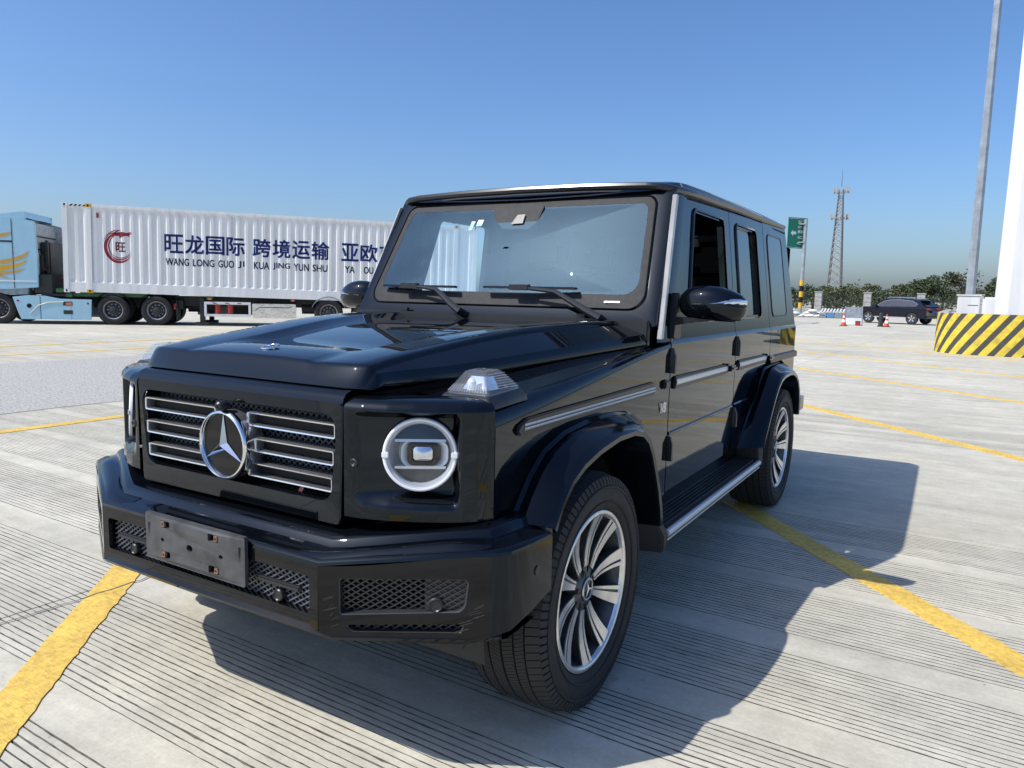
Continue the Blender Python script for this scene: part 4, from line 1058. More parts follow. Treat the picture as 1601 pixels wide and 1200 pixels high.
# --- wheels (built facing +x at the origin)
def wheel_meshes():
    T = {}
    rt = .3915
    prof = [(-.105, .262), (-.125, .275), (-.138, .31), (-.140, .335), (-.134, .362), (-.118, .3775), (-.10, .3815), (.10, .3815), (.118, .3775), (.134, .362), (.140, .335), (.138, .31), (.131, .283), (.126, .275), (.119, .268), (.105, .262)]
    T['tyre'] = MB().lathe(prof, (0, 0, 0), 'x', 72).lathe([(.1395, .352), (.1425, .349), (.1425, .345), (.140, .342)], (0, 0, 0), 'x', 72).lathe([(.1375, .300), (.1400, .298), (.1365, .294)], (0, 0, 0), 'x', 72).mesh('tyre', 'tyre_rubber', sharp=35)
    mb = MB(); N = 92
    ribs = [(-.128, -.085, .0, 1), (-.079, -.047, .35, 2), (-.041, -.004, .1, 2), (.004, .041, .6, 2), (.047, .079, .25, 2), (.085, .128, .5, 1)]
    def rr(x): return rt-.0+(-.013*max(0, (abs(x)-.09)/.038)**2)
    for x0, x1, ph, k in ribs:
        for i in range(N):
            for sub in range(k):
                wdt = (2*math.pi/N)*(.87/k)
                a = 2*math.pi*(i+ph+sub/k)/N
                sk = .035*(1 if x0 < 0 else -1) if k == 2 else .012*(1 if x0 < 0 else -1)
                def q(x, aa, r):
                    aa = aa+sk*(x-x0)/(x1-x0)
                    return (x, r*math.cos(aa), r*math.sin(aa))
                lo = rr(0)-.0125 if k == 2 else rr(max(abs(x0), abs(x1)))-.010
                mb.hexa([q(x0, a, .377), q(x1, a, .377), q(x1, a+wdt, .377), q(x0, a+wdt, .377)], [q(x0, a, rr(x0)), q(x1, a, rr(x1)), q(x1, a+wdt, rr(x1)), q(x0, a+wdt, rr(x0))])
            if k == 1:      # shoulder lug running down the sidewall
                s = 1 if x1 > 0 else -1; a = 2*math.pi*(i+ph)/N; wdt = 2*math.pi/N*.72
                f = lambda x, aa, r: (x, r*math.cos(aa), r*math.sin(aa))
                mb.hexa([f(s*.126, a, .366), f(s*.126, a+wdt, .366), f(s*.136, a+wdt, .350), f(s*.136, a, .350)], [f(s*.129, a, .381), f(s*.129, a+wdt, .381), f(s*.1405, a+wdt, .358), f(s*.1405, a, .358)])
    T['tread'] = mb.mesh('tread', 'tread_rubber', sharp=20)
    T['rim'] = MB().lathe([(-.10, .262), (-.09, .245), (.05, .235), (.075, .238), (.105, .247), (.118, .252)], (0, 0, 0), 'x', 60).mesh('rim', 'rim_dark', sharp=40)
    T['lip'] = MB().lathe([(.110, .246), (.121, .2495), (.125, .254), (.126, .262), (.122, .267)], (0, 0, 0), 'x', 72).mesh('rim_lip', 'rim_machined', sharp=50)
    def face_x(r): return curve([(.0, .090), (.05, .092), (.08, .086), (.14, .088), (.20, .100), (.25, .118)], r)
    base = MB(); A = MB()
    nsp = 10
    def swirl(r): return .05*((r-.05)/.2)**1.6
    for k in range(nsp):
        th = 2*math.pi*k/nsp
        flip = 1 if k % 2 else -1
        def pt(r, w, dx):
            a = th+swirl(r)*flip*.55; 
            return (face_x(r)+dx, r*math.cos(a)-w*math.sin(a), r*math.sin(a)+w*math.cos(a))
        rs = [.052, .075, .10, .13, .16, .19, .22, .25]
        hw = lambda r: curve([(.05, .0120), (.09, .0150), (.15, .0222), (.20, .0285), (.25, .0355)], r)
        secs = [[pt(r, -hw(r), -.004), pt(r, hw(r), -.004), pt(r, hw(r)*.8, -.035), pt(r, -hw(r)*.8, -.035)] for r in rs]
        base.loft(secs, closed=True, caps=True)
        # machined faces: a wide and a narrow strip parted by a dark groove
        for a_, b_ in ((-.97, .22), (.54, .97)):
            a2, b2 = (a_, b_) if flip > 0 else (-b_, -a_)
            secs = [[pt(r, hw(r)*a2, -.003), pt(r, hw(r)*a2, .0012), pt(r, hw(r)*b2, .0012), pt(r, hw(r)*b2, -.003)] for r in rs[1:]]
            A.loft(secs, closed=True, caps=True)
    T['spokes'] = base.mesh('spokes', 'rim_dark', sharp=30)
    T['spoke_faces'] = A.mesh('spoke_face', 'rim_machined', sharp=30)
    T['hub'] = MB().lathe([(.05, .064), (.082, .060), (.089, .054), (.0925, .046), (.095, .041)], (0, 0, 0), 'x', 40).mesh('hub', 'rim_dark', sharp=45)
    T['cap'] = MB().lathe([(.094, .041), (.100, .038), (.1015, .030), (.102, .001)], (0, 0, 0), 'x', 32).mesh('hub_cap', 'gloss_black', sharp=60)
    mb = MB().lathe([(.0995, .0385), (.1025, .0365), (.1025, .032), (.1015, .031)], (0, 0, 0), 'x', 32)
    for k in range(3):
        a = math.pi/2+k*2*math.pi/3+.15; mb.add([(.1035, math.cos(a)*.031, math.sin(a)*.031), (.1035, math.cos(a+1.05)*.0065, math.sin(a+1.05)*.0065), (.106, 0, 0), (.1035, math.cos(a-1.05)*.0065, math.sin(a-1.05)*.0065)], [(0, 1, 2), (0, 2, 3)])
    T['capstar'] = mb.mesh('cap_star', 'satin_chrome', sharp=15)
    T['disc'] = MB().lathe([(.0, .185), (.03, .185), (.03, .08), (.03, .001)], (0, 0, 0), 'x', 40).mesh('brake_disc', 'brake_steel')
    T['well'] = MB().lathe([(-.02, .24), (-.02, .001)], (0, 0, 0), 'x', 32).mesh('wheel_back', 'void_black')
    T['bolt'] = MB().lathe([(.07, .0105), (.0945, .0105), (.0955, .007), (.091, .006), (.091, .0005)], (0, 0, 0), 'x', 8).mesh('wheel_bolt', 'rim_dark')
    return T
WM = wheel_meshes()
def put_wheel(x, y, spin, parent):
    flip = math.pi if x < 0 else 0
    w = inst('wheel', WM['rim'], parent, (x, y, .3915), (spin, 0, flip))
    for nm, key in (('tyre', 'tyre'), ('tread', 'tread'), ('rim_lip', 'lip'), ('spokes', 'spokes'), ('spoke_face', 'spoke_faces'), ('hub', 'hub'), ('hub_cap', 'cap'), ('cap_star', 'capstar'), ('brake_disc', 'disc'), ('wheel_back', 'well')):
        inst(nm, WM[key], w)
    for k in range(5):
        a = 2*math.pi*k/5+.3; inst('wheel_bolt', WM['bolt'], w, (0, math.cos(a)*.052, math.sin(a)*.052))
    return w
put_wheel(.812, 0, R(12), car); put_wheel(.812, 2.89, R(30), car); put_wheel(-.812, 0, 0, car); put_wheel(-.812, 2.89, 0, car)

# --- cabin interior
MB().loft([[(-.72, .80, 1.27), (.72, .80, 1.27), (.72, .80, .9), (-.72, .80, .9)], [(-.72, 1.02, 1.30), (.72, 1.02, 1.30), (.72, 1.02, .9), (-.72, 1.02, .9)], [(-.72, 1.16, 1.22), (.72, 1.16, 1.22), (.72, 1.20, .85), (-.72, 1.20, .85)]], closed=True, caps=True).build('dashboard', 'interior_dark', car, bevel=.02)
MB().loft([[(.20, 1.02, 1.28), (.56, 1.02, 1.28), (.56, 1.02, 1.2), (.20, 1.02, 1.2)], [(.22, 1.10, 1.345), (.54, 1.10, 1.345), (.54, 1.14, 1.2), (.22, 1.14, 1.2)]], closed=True, caps=True).build('instrument_hood', 'interior_dark', car, bevel=.02)
sw = []
for k in range(32):
    a = 2*math.pi*k/32; c = Vector((.38, 1.36, 1.20)); u = Vector((1, 0, 0)); v = Vector((0, .38, .925)).normalized()
    sw.append(c+u*.19*math.cos(a)+v*.19*math.sin(a))
MB().tube(sw+[sw[0]], .016, 8, caps=False).build('steering_wheel', 'seat_leather', car)
MB().box(.31, .45, 1.33, 1.37, 1.15, 1.25).build('steering_hub', 'seat_leather', car, bevel=.02)
def seat(x, y, w=.52, name='seat'):
    s = MB().loft([[(x-w/2, y+.10, .92), (x+w/2, y+.10, .92), (x+w/2, y+.26, .92), (x-w/2, y+.26, .92)], [(x-w/2+.01, y+.16, 1.25), (x+w/2-.01, y+.16, 1.25), (x+w/2-.01, y+.32, 1.25), (x-w/2+.01, y+.32, 1.25)], [(x-w/2+.06, y+.24, 1.50), (x+w/2-.06, y+.24, 1.50), (x+w/2-.06, y+.34, 1.50), (x-w/2+.06, y+.34, 1.50)]], closed=True, caps=True).build(name, 'seat_leather', car, bevel=.04)
    MB().box(x-w/2, x+w/2, y-.30, y+.22, .74, .94).build('seat_cushion', 'seat_leather', s, bevel=.05)
    MB().box(x-.13, x+.13, y+.27, y+.37, 1.53, 1.70).build('headrest', 'seat_leather', s, bevel=.04)
seat(.38, 1.72); seat(-.38, 1.72); seat(.42, 2.62, .55); seat(-.42, 2.62, .55)
MB().box(-.74, .74, .8, 3.66, .60, .62).build('cabin_floor', 'interior_dark', car)
MB().box(-.73, .73, 1.14, 3.64, 1.835, 1.845).build('headliner', 'interior_dark', car)
MB().box(-.06, .16, 1.10, 1.13, 1.69, 1.75).build('rear_view_mirror', 'satin_black', car, bevel=.01)
MB().add([(-.62, .83, 1.313), (-.30, .83, 1.313), (-.30, .92, 1.313), (-.62, .92, 1.313)], [(0, 1, 2, 3)]).build('paper', 'sticker_white', car)
# ------------------------------------------------------------------ container truck
mat('container_white', (.80, .795, .775), .42, var=(1.6, .15), bump=(30, .05, .003), stretch=(3, 3, .3))
mat('container_blue', (.022, .050, .26), .5, var=(20, .15))
mat('letter_dark', (.03, .05, .13), .5)
mat('logo_red', (.30, .012, .035), .45, var=(8, .3))
mat('casting_yellow', (.62, .36, .02), .5)
mat('steel_dark', (.03, .031, .033), .6, var=(10, .5))
mat('chassis_green', (.03, .12, .035), .5, var=(6, .4))
mat('cab_blue', (.34, .57, .70), .28, coat=.5, var=(3, .06))
mat('cab_gold', (.55, .33, .08), .4)
mat('cab_cream', (.55, .53, .42), .4)
mat('grey_panel', (.30, .34, .37), .55, var=(8, .3))
mat('truck_tyre', (.020, .020, .021), .8, var=(8, .5))
mat('truck_rim', (.40, .40, .41), .45, metal=.4, var=(12, .4))
mat('truck_dish', (.09, .09, .095), .5, metal=.3, var=(12, .4))
mat('polished_box', (.74, .74, .74), .16, metal=1., bump=(3, .35, .03, 2))
mat('white_paint', (.74, .745, .74), .5, var=(5, .12))
mat('lamp_red', (.35, .02, .02), .35)
mat('lamp_orange', (.6, .18, .08), .4)
P0 = Vector((-23.53, 11.50, 0)); TH = R(44)
def trk(name): return empty(name, P0, TH)
CB, CH, CL, CW = 1.060, 2.896, 13.716, 2.44
PER = [(0, 0), (.082, 0), (.140, .038), (.220, .038), (.278, 0)]      # outward flat, slope, inward flat, slope
def dep(x):
    t = (x-.10) % .278
    return curve(PER, t)
def breaks(x0, x1):
    out = [x0]; k = math.floor((x0-.10)/.278)
    while .10+k*.278 <= x1:
        for d, _ in PER[:-1]:
            x = .10+k*.278+d
            if x0 < x < x1: out.append(x)
        k += 1
    return sorted(out)+[x1]
cont = trk('shipping_container'); cont.rotation_euler = (0, .0165, TH)
tag(cont, 'long white corrugated shipping container with blue Chinese lettering and a red dragon mark', 'container')
ST = .025         # corrugated sheet sits back from the posts
def side_sheet(yf, sgn, xa, xb):
    bx_ = breaks(xa, xb); mb = MB()
    zz = [CB+.34, CB+.43, CB+CH-.17, CB+CH-.10]
    for i, z in enumerate(zz[:-1]): pass
    rows = []
    for j, z in enumerate(zz):
        k = 0 if j in (0, 3) else 1
        rows.append([(x, yf+sgn*(ST+dep(x)*k), z) for x in bx_])
    return mb.loft(rows)
side_sheet(0, 1, .12, .70).build('side_sheet', 'container_white', cont, sharp=15)
side_sheet(0, 1, .86, 12.86).build('side_sheet', 'container_white', cont, sharp=15)
side_sheet(0, 1, 13.02, 13.6).build('side_sheet', 'container_white', cont, sharp=15)
side_sheet(CW, -1, .12, 13.6).build('side_sheet', 'container_white', cont, sharp=15)
def cbox(name, m, *a, bevel=.008): return MB().box(*a).build(name, m, cont, bevel=bevel)
for y0, y1 in ((0, .06), (CW-.06, CW)):
    cbox('top_rail', 'container_white', .16, CL-.16, y0+.008, y1-.008, CB+CH-.11, CB+CH-.012)
    cbox('bottom_rail', 'container_white', .16, CL-.16, y0+.012, y1-.012, CB+.03, CB+.345)
    for x in (0, CL-.16): cbox('corner_post', 'container_white', x, x+.16, y0-.0, y1+.05 if y0 == 0 else y1, CB+.12, CB+CH-.12)
    for x in (.70, CL-.86): cbox('inner_post', 'container_white', x, x+.16, y0-.004, y1, CB+.02, CB+CH-.012)
    for x in (0, CL-.17):
        for z in (CB, CB+CH-.118): cbox('corner_casting', 'container_white', x-.003, x+.173, y0-.006, y1+.10 if y0 == 0 else y1+.006, z, z+.118)
        for z in (CB+.02, CB+CH-.10):
            if y0 == 0: MB().disc((x+.085, -.0075, z+.045), .03, 'y', 12, .045).build('casting_hole', 'void_black', cont)
    for x in (.695, CL-.865):
        for z in (CB+.005, CB+CH-.115):
            cbox('corner_casting', 'casting_yellow', x-.003, x+.176, y0-.010, y1, z, z+.115)
            if y0 == 0: MB().disc((x+.085, -.0115, z+.06), .03, 'y', 12, .04).build('casting_hole', 'void_black', cont)
MB().box(.02, CL-.02, .03, CW-.03, CB+CH-.06, CB+CH-.03).build('roof', 'container_white', cont)
MB().box(.02, CL-.02, .03, CW-.03, CB+.10, CB+.16).build('floor_pan', 'steel_dark', cont)
MB().box(.03, .07, .10, CW-.10, CB+.1, CB+CH-.1).build('end_wall', 'container_white', cont)
MB().box(CL-.07, CL-.03, .10, CW-.10, CB+.1, CB+CH-.1).build('end_wall', 'container_white', cont)
for k in range(4): MB().hexa([(.22+.13*k, .004, CB+CH-.095), (.28+.13*k, .004, CB+CH-.095), (.28+.13*k, .0075, CB+CH-.095), (.22+.13*k, .0075, CB+CH-.095)], [(.28+.13*k, .004, CB+CH-.03), (.34+.13*k, .004, CB+CH-.03), (.34+.13*k, .0075, CB+CH-.03), (.28+.13*k, .0075, CB+CH-.03)]).build('hazard_mark', 'void_black', cont)
MB().box(1.02, 1.09, ST-.012, ST-.006, CB+2.46, CB+2.62).build('plate_mark', 'logo_red', cont)
def on_sheet(name, vs, fs, m, parent=cont, lift=.004):
    """flat artwork (x, z) wrapped onto the corrugated side"""
    bm = bmesh.new(); bv = [bm.verts.new((x, 0, z)) for x, z in vs]
    for f in fs:
        try: bm.faces.new([bv[i] for i in f])
        except ValueError: pass
    x0 = min(v[0] for v in vs); x1 = max(v[0] for v in vs)
    for x in breaks(x0, x1)[1:-1]:
        bmesh.ops.bisect_plane(bm, geom=bm.verts[:]+bm.edges[:]+bm.faces[:], plane_co=(x, 0, 0), plane_no=(1, 0, 0), dist=1e-6)
    for v in bm.verts: v.co.y = ST+dep(v.co.x)-lift
    bmesh.ops.recalc_face_normals(bm, faces=bm.faces)
    me = bpy.data.meshes.new(name); bm.to_mesh(me); bm.free(); me.materials.append(MATS[m])
    o = bpy.data.objects.new(name, me); COL.objects.link(o); o.parent = parent
    return o
def letters(body, x0, x1, z0, h, m, bold, weight=0.):
    """text fitted into a box; weight thickens the strokes by shifted copies"""
    vs, fs = text_mesh(body, 1.0, bold)
    a = min(v[0] for v in vs); b = max(v[0] for v in vs); c = min(v[1] for v in vs); d = max(v[1] for v in vs)
    base = [(x0+(x-a)/(b-a)*(x1-x0), z0+(z-c)/(d-c)*h) for x, z in vs]
    V, F = [], []
    for dx, dz in (((0, 0), (weight, weight), (-weight, weight), (weight, -weight), (-weight, -weight)) if weight else ((0, 0),)):
        o = len(V); V += [(x+dx, z+dz) for x, z in base]; F += [tuple(i+o for i in f) for f in fs]
    return on_sheet('lettering', V, F, m)
zc0 = CB+1.445
GR = [('旺龙国际', ('WANG', 'LONG', 'GUO', 'JI')), ('跨境运输', ('KUA', 'JING', 'YUN', 'SHU')), ('亚欧直达', ('YA', 'OU', 'ZHI', 'DA'))]
for (zh, en), sx in zip(GR, (3.08, 5.90, 8.88)):
    xw = sx+.03
    for i, ch in enumerate(zh):
        letters(ch, sx+.655*i, sx+.655*i+.575, zc0, .60, 'container_blue', 0, .013)
        wd = sum({'I': .07, 'W': .20, 'J': .12}.get(c, .155) for c in en[i])+.02*(len(en[i])-1)
        if len(en[0]) == 2: xw = sx+.655*i+.12
        letters(en[i], xw, xw+wd, zc0-.42, .235, 'letter_dark', 0, .006)
        xw += wd+.13
# red dragon mark: tapering brush strokes on a ring, with the character inside
LX, LZ = 1.68, CB+1.55
def stroke(a0, a1, r0, r1, w, squeeze=.84, n=22, cxo=0, czo=0):
    A, B = [], []
    for i in range(n+1):
        t = i/n; a = R(lerp(a0, a1, t)); r = lerp(r0, r1, t); ww = w*math.sin(math.pi*min(1, t*1.02+.02))**.7*(.35+.65*math.sin(math.pi*t)**.4)
        A.append((LX+cxo+(r+ww/2)*math.cos(a)*squeeze, LZ+czo+(r+ww/2)*math.sin(a))); B.append((LX+cxo+(r-ww/2)*math.cos(a)*squeeze, LZ+czo+(r-ww/2)*math.sin(a)))
    vs = A+B; n1 = n+1
    return vs, [(i, i+1, n1+i+1, n1+i) for i in range(n)]
for a in ((70, 345, .46, .50, .085), (95, 250, .40, .36, .05), (110, 320, .53, .52, .04), (200, 350, .40, .44, .045), (225, 330, .33, .40, .03), (80, 170, .54, .58, .03)):
    vs, fs = stroke(*a); on_sheet('dragon_mark', vs, fs, 'logo_red')
head = [(-.18, .42), (-.05, .47), (.10, .50), (.22, .47), (.40, .52), (.33, .46), (.42, .45), (.30, .40), (.36, .34), (.22, .37), (.10, .34), (.02, .28), (.0, .36), (-.12, .36), (-.25, .30)]
on_sheet('dragon_mark', [(LX+a, LZ+b) for a, b in head], [tuple(t) for t in tessellate_polygon([[Vector((a, b, 0)) for a, b in head]])], 'logo_red')
horn = [(-.32, .40), (-.15, .47), (-.02, .55), (.06, .56), (-.04, .50), (-.16, .43)]
on_sheet('dragon_mark', [(LX+a, LZ+b) for a, b in horn], [tuple(t) for t in tessellate_polygon([[Vector((a, b, 0)) for a, b in horn]])], 'logo_red')
letters('旺', LX-.10, LX+.19, LZ-.15, .30, 'logo_red', 0, .007)

def truck_wheel_meshes():
    ty = MB().lathe([(-.13, .30), (-.145, .36), (-.145, .45), (-.125, .488), (-.10, .50), (.10, .50), (.125, .488), (.145, .45), (.145, .36), (.13, .30)], (0, 0, 0), 'y', 40)
    for k in range(5): ty.lathe([(-.11+.05*k, .5005), (-.085+.05*k, .5005)], (0, 0, 0), 'y', 40)
    rm = MB().lathe([(-.135, .305), (-.128, .292), (-.10, .282), (-.05, .272)], (0, 0, 0), 'y', 36); rm.mi = 1; rm.lathe([(-.05, .272), (.02, .245), (.03, .20), (.02, .165), (-.04, .155), (-.07, .13), (-.085, .11), (-.09, .001)], (0, 0, 0), 'y', 36)
    nt = MB()
    for k in range(10):
        a = 2*math.pi*k/10; nt.lathe([(.02, .026), (-.022, .024), (-.03, .014), (-.03, .001)], (math.cos(a)*.185, 0, math.sin(a)*.185), 'y', 8)
    hol = MB()
    for k in range(10):
        a = 2*math.pi*(k+.5)/10; hol.disc((math.cos(a)*.235, -.022+.02, math.sin(a)*.235), .024, 'y', 10)
    hub = MB().lathe([(-.085, .115), (-.13, .105), (-.14, .085), (-.14, .001)], (0, 0, 0), 'y', 20)
    return dict(tyre=ty.mesh('tyre', 'truck_tyre', sharp=40), rim=rm.mesh('rim', ['truck_rim', 'truck_dish'], sharp=40), nuts=nt.mesh('wheel_nuts', 'truck_rim'), hub=hub.mesh('hub', 'steel_dark'), holes=hol.mesh('hand_holes', 'void_black'))
TW = truck_wheel_meshes()
def tw(parent, x, y=.16, r=1., twin=False, far=False):
    w = inst('wheel', TW['tyre'], parent, (x, y, .5*r), (0, 0, math.pi if far else 0), (r, 1, r))
    for k in ('rim', 'nuts', 'hub', 'holes'): inst({'nuts': 'wheel_nuts', 'holes': 'hand_holes'}.get(k, k), TW[k], w)
    return w
# tractor unit
tr = trk('truck_tractor')
tag(tr, 'light blue truck tractor with golden flame stripes, cut off by the left picture edge', 'truck')
def tb(name, m, *a, bevel=.012): return MB().box(*a).build(name, m, tr, bevel=bevel)
# cab: side profile extruded across
cabp = [(-3.35, .95), (-2.60, .95), (-2.45, 1.12), (-1.55, 1.12), (-.72, 1.20), (-.70, 2.2), (-.74, 3.30), (-1.0, 3.36), (-2.9, 3.36), (-3.2, 3.0), (-3.38, 2.0)]
cab = MB().prism(cabp, 'y', -.02, .06).build('cab_side', 'cab_blue', tr, bevel=.015)
MB().prism(cabp, 'y', 2.40, 2.48).build('cab_side', 'grey_panel', tr, bevel=.015)
MB().prism([(-3.35, .95), (-1.05, .95), (-1.05, 3.33), (-2.9, 3.34), (-3.2, 3.0), (-3.38, 2.0)], 'y', .06, 2.40).build('cab_body', 'grey_panel', tr, bevel=.02)
MB().loft([[(-2.6, .10, 3.36), (-2.6, 2.36, 3.36)], [(-2.2, .12, 3.44), (-2.2, 2.34, 3.44)], [(-1.5, .10, 3.54), (-1.5, 2.36, 3.54)], [(-1.05, .06, 3.62), (-1.05, 2.40, 3.62)], [(-1.02, .06, 3.42), (-1.02, 2.40, 3.42)]]).build('roof_deflector', 'cab_blue', tr, sharp=30)
for yy in (.05, 2.37): MB().prism([(-2.2, 3.36), (-1.02, 3.36), (-1.02, 3.62), (-1.2, 3.61), (-1.7, 3.52)], 'y', yy, yy+.05).build('roof_deflector', 'cab_blue', tr, bevel=.01)
MB().box(-1.42, -1.40, -.026, -.018, 1.16, 3.36).build('panel_gap', 'void_black', cab)
MB().box(-3.2, -1.40, -.026, -.018, 2.62, 2.68).build('panel_gap', 'steel_dark', cab)
MB().box(-3.2, -.74, -.030, -.020, 1.37, 1.41).build('bright_line', 'white_paint', cab)
MB().prism([(-3.1, 2.0), (-2.05, 2.05), (-1.90, 2.55), (-3.05, 2.55)], 'y', -.028, -.018).build('side_window', 'tinted_glass', cab)
def flame(pts, m='cab_gold'):
    MB().plate([pts], lambda x, z: (x, -.0255, z), lambda x, z: (x, -.0225, z)).build('flame_stripe', m, cab)
flame([(-2.6, 1.92), (-2.0, 2.0), (-1.45, 2.12), (-1.1, 2.25), (-.94, 2.38), (-1.0, 2.22), (-1.2, 2.08), (-1.6, 1.94), (-2.1, 1.86)])
flame([(-2.6, 1.74), (-2.0, 1.78), (-1.75, 1.88), (-1.40, 1.92), (-1.15, 2.0), (-1.02, 2.10), (-1.08, 1.96), (-1.35, 1.82), (-1.8, 1.68), (-2.3, 1.66)], 'casting_yellow')
flame([(-2.6, 1.60), (-1.9, 1.66), (-1.4, 1.72), (-1.08, 1.82), (-1.3, 1.66), (-1.9, 1.56)])
flame([(-2.6, 1.48), (-2.0, 1.55), (-1.7, 1.50), (-1.5, 1.44), (-1.8, 1.60), (-2.2, 1.62)])
flame([(-1.9, 2.78), (-1.70, 2.90), (-1.52, 2.93), (-1.40, 2.96), (-1.52, 2.84), (-1.66, 2.78)])
# things behind the cab
MB().box(-.98, -.94, .2, 2.4, 1.1, 3.3).build('cab_rear_wall', 'grey_panel', tr)
for z in (1.75, 2.42, 2.85): tb('rear_rail', 'steel_dark', -.93, -.90, .15, 2.35, z, z+.05)
tb('equipment_box', 'steel_dark', -.88, -.35, .10, 2.35, 1.0, 1.62)
tb('equipment_box', 'steel_dark', -.90, -.62, .9, 2.3, 1.62, 2.7)
tb('hose_carrier', 'steel_dark', -.66, -.58, .55, .65, 1.0, 2.75)
tb('exhaust_stack', 'steel_dark', -.92, -.72, .35, .60, 1.0, 2.3, bevel=.05)
tb('air_tank', 'grey_panel', -.90, -.76, .12, .32, 1.35, 2.35, bevel=.03)
MB().tube([(-.85, .6, 2.0), (-.6, .7, 1.6), (-.3, .8, 1.5), (.1, .9, 1.6)], .02, 6).build('air_hose', 'lamp_red', tr)
MB().tube([(-.85, .8, 2.1), (-.55, .9, 1.5), (-.2, 1.0, 1.45), (.1, 1.0, 1.7)], .02, 6).build('air_hose', 'steel_dark', tr)
tb('frame_rail', 'steel_dark', -3.0, 3.3, .75, .95, .62, .92); tb('frame_rail', 'steel_dark', -3.0, 3.3, 1.55, 1.75, .62, .92)
tb('catwalk', 'steel_dark', -.7, 1.0, .12, 2.3, .92, 1.0)
tb('fifth_wheel', 'steel_dark', 1.3, 2.6, .55, 1.9, .95, 1.04)
# side skirts
skp = [(-1.50, .88), (-1.05, .94), (-.55, .93), (-.10, .84), (.84, .83), (.80, .16), (-1.27, .16), (-1.36, .40)]
sk = MB().prism(skp, 'y', -.02, .03).build('side_skirt', 'cab_blue', tr, bevel=.012)
MB().prism(skp, 'y', 2.43, 2.48).build('side_skirt', 'cab_blue', tr, bevel=.012)
MB().box(-.70, -.685, -.0235, -.019, .17, .93).build('panel_gap', 'void_black', sk)
MB().box(.20, .21, -.0235, -.019, .17, .83).build('panel_gap', 'grey_panel', sk)
for z in (.34, .62): MB().box(-.02, .26, -.024, -.018, z, z+.13).build('step_recess', 'steel_dark', sk)
MB().box(.06, .24, -.027, -.021, .64, .72).build('step_mark', 'lamp_orange', sk)
MB().lathe([(-.026, .001), (-.026, .07), (-.02, .075)], (-1.02, 0, .60), 'y', 16).build('fuel_cap', 'void_black', sk)
for x, z in ((-1.34, .76), (.72, .70)): MB().lathe([(-.028, .001), (-.026, .035), (-.02, .035)], (x, 0, z), 'y', 12).build('marker_lamp', 'lamp_red', sk)
MB().tube([(-1.0, -.024, .35), (-.75, -.024, .62), (-.45, -.024, .72), (0, -.024, .74)], .012, 4).build('skirt_stripe', 'cab_cream', sk)
for x in (1.46, 2.81):
    tw(tr, x); tw(tr, x, 2.32, far=True); tw(tr, x, .50); tw(tr, x, 1.98, far=True)
    for a0, a1 in ((R(10), R(72)), (R(108), R(172))):
        arc = [(x+.60*math.cos(lerp(a0, a1, k/8)), .5+.56*math.sin(lerp(a0, a1, k/8))) for k in range(9)]
        MB().loft([[(u, -.0, v) for u, v in arc], [(u, .56, v) for u, v in arc], [(u*1.0, .56, v+.03) for u, v in arc], [(u, -.0, v+.03) for u, v in arc]], closed=False).build('mudguard', 'steel_dark', tr)
tw(tr, -1.92); tw(tr, -1.92, 2.32, far=True)
tb('mud_flap', 'steel_dark', 3.42, 3.46, .05, .60, .18, .80)
tb('tail_light', 'lamp_red', 3.35, 3.42, .02, .10, .55, .75, bevel=.01)
tb('rear_cross', 'steel_dark', 3.2, 3.6, .3, 2.2, .55, .85)
# semitrailer
sl = trk('container_trailer')
tag(sl, 'green skeletal semi-trailer carrying the white container, with polished side locker', 'trailer')
def sb(name, m, *a, bevel=.01): return MB().box(*a).build(name, m, sl, bevel=bevel)
sb('main_beam', 'chassis_green', .3, 3.2, .62, .80, .98, 1.06); sb('main_beam', 'chassis_green', .3, 3.2, 1.64, 1.82, .98, 1.06)
sb('main_beam', 'steel_dark', 3.2, 13.4, .62, .80, .66, .99); sb('main_beam', 'steel_dark', 3.2, 13.4, 1.64, 1.82, .66, .99)
for x in (.05, 4.4, 8.0, 11.5, 13.1): sb('cross_beam', 'chassis_green', x, x+.2, .02, 2.42, .90, 1.02)
sb('twist_lock', 'chassis_green', -.22, .0, .0, .2, 1.05, 1.18)
MB().prism([(.25, .93), (2.5, .93), (2.5, 1.04), (.25, 1.04)], 'y', .10, .15).build('slatted_guard', 'chassis_green', sl)
for x in (4.15,):
    for y in (.18, 2.1):
        sb('landing_leg', 'steel_dark', x, x+.16, y, y+.16, .12, .95); sb('leg_foot', 'steel_dark', x-.14, x+.30, y-.08, y+.24, .02, .12)
rk = sb('rack', 'white_paint', 4.32, 5.84, .02, .06, .74, .83)
for a in ((4.32, 5.84, .33, .41), (4.32, 4.40, .41, .74), (5.76, 5.84, .41, .74)): MB().box(a[0], a[1], .02, .06, a[2], a[3]).build('rack_bar', 'white_paint', rk, bevel=.006)
for x in (4.6, 5.0, 5.4): MB().box(x, x+.13, .014, .02, .77, .80).build('reflector', 'lamp_red', rk)
for x in (4.75, 5.15): MB().lathe([(0, .10), (.35, .10), (.36, .001)], (x, .12, .42), 'z', 14).build('red_bottle', 'lamp_red', rk)
bx_ = sb('polished_locker', 'polished_box', 5.88, 7.34, .02, .60, .29, .79, bevel=.02)
MB().tube([(5.98, .014, .55), (6.12, .01, .66), (6.6, .012, .67), (7.1, .01, .66), (7.22, .014, .72)], .014, 6).build('locker_latch', 'steel_dark', bx_)
for x in (4.45, 7.18): sb('side_marker', 'lamp_orange', x, x+.12, -.01, .02, .89, .95)
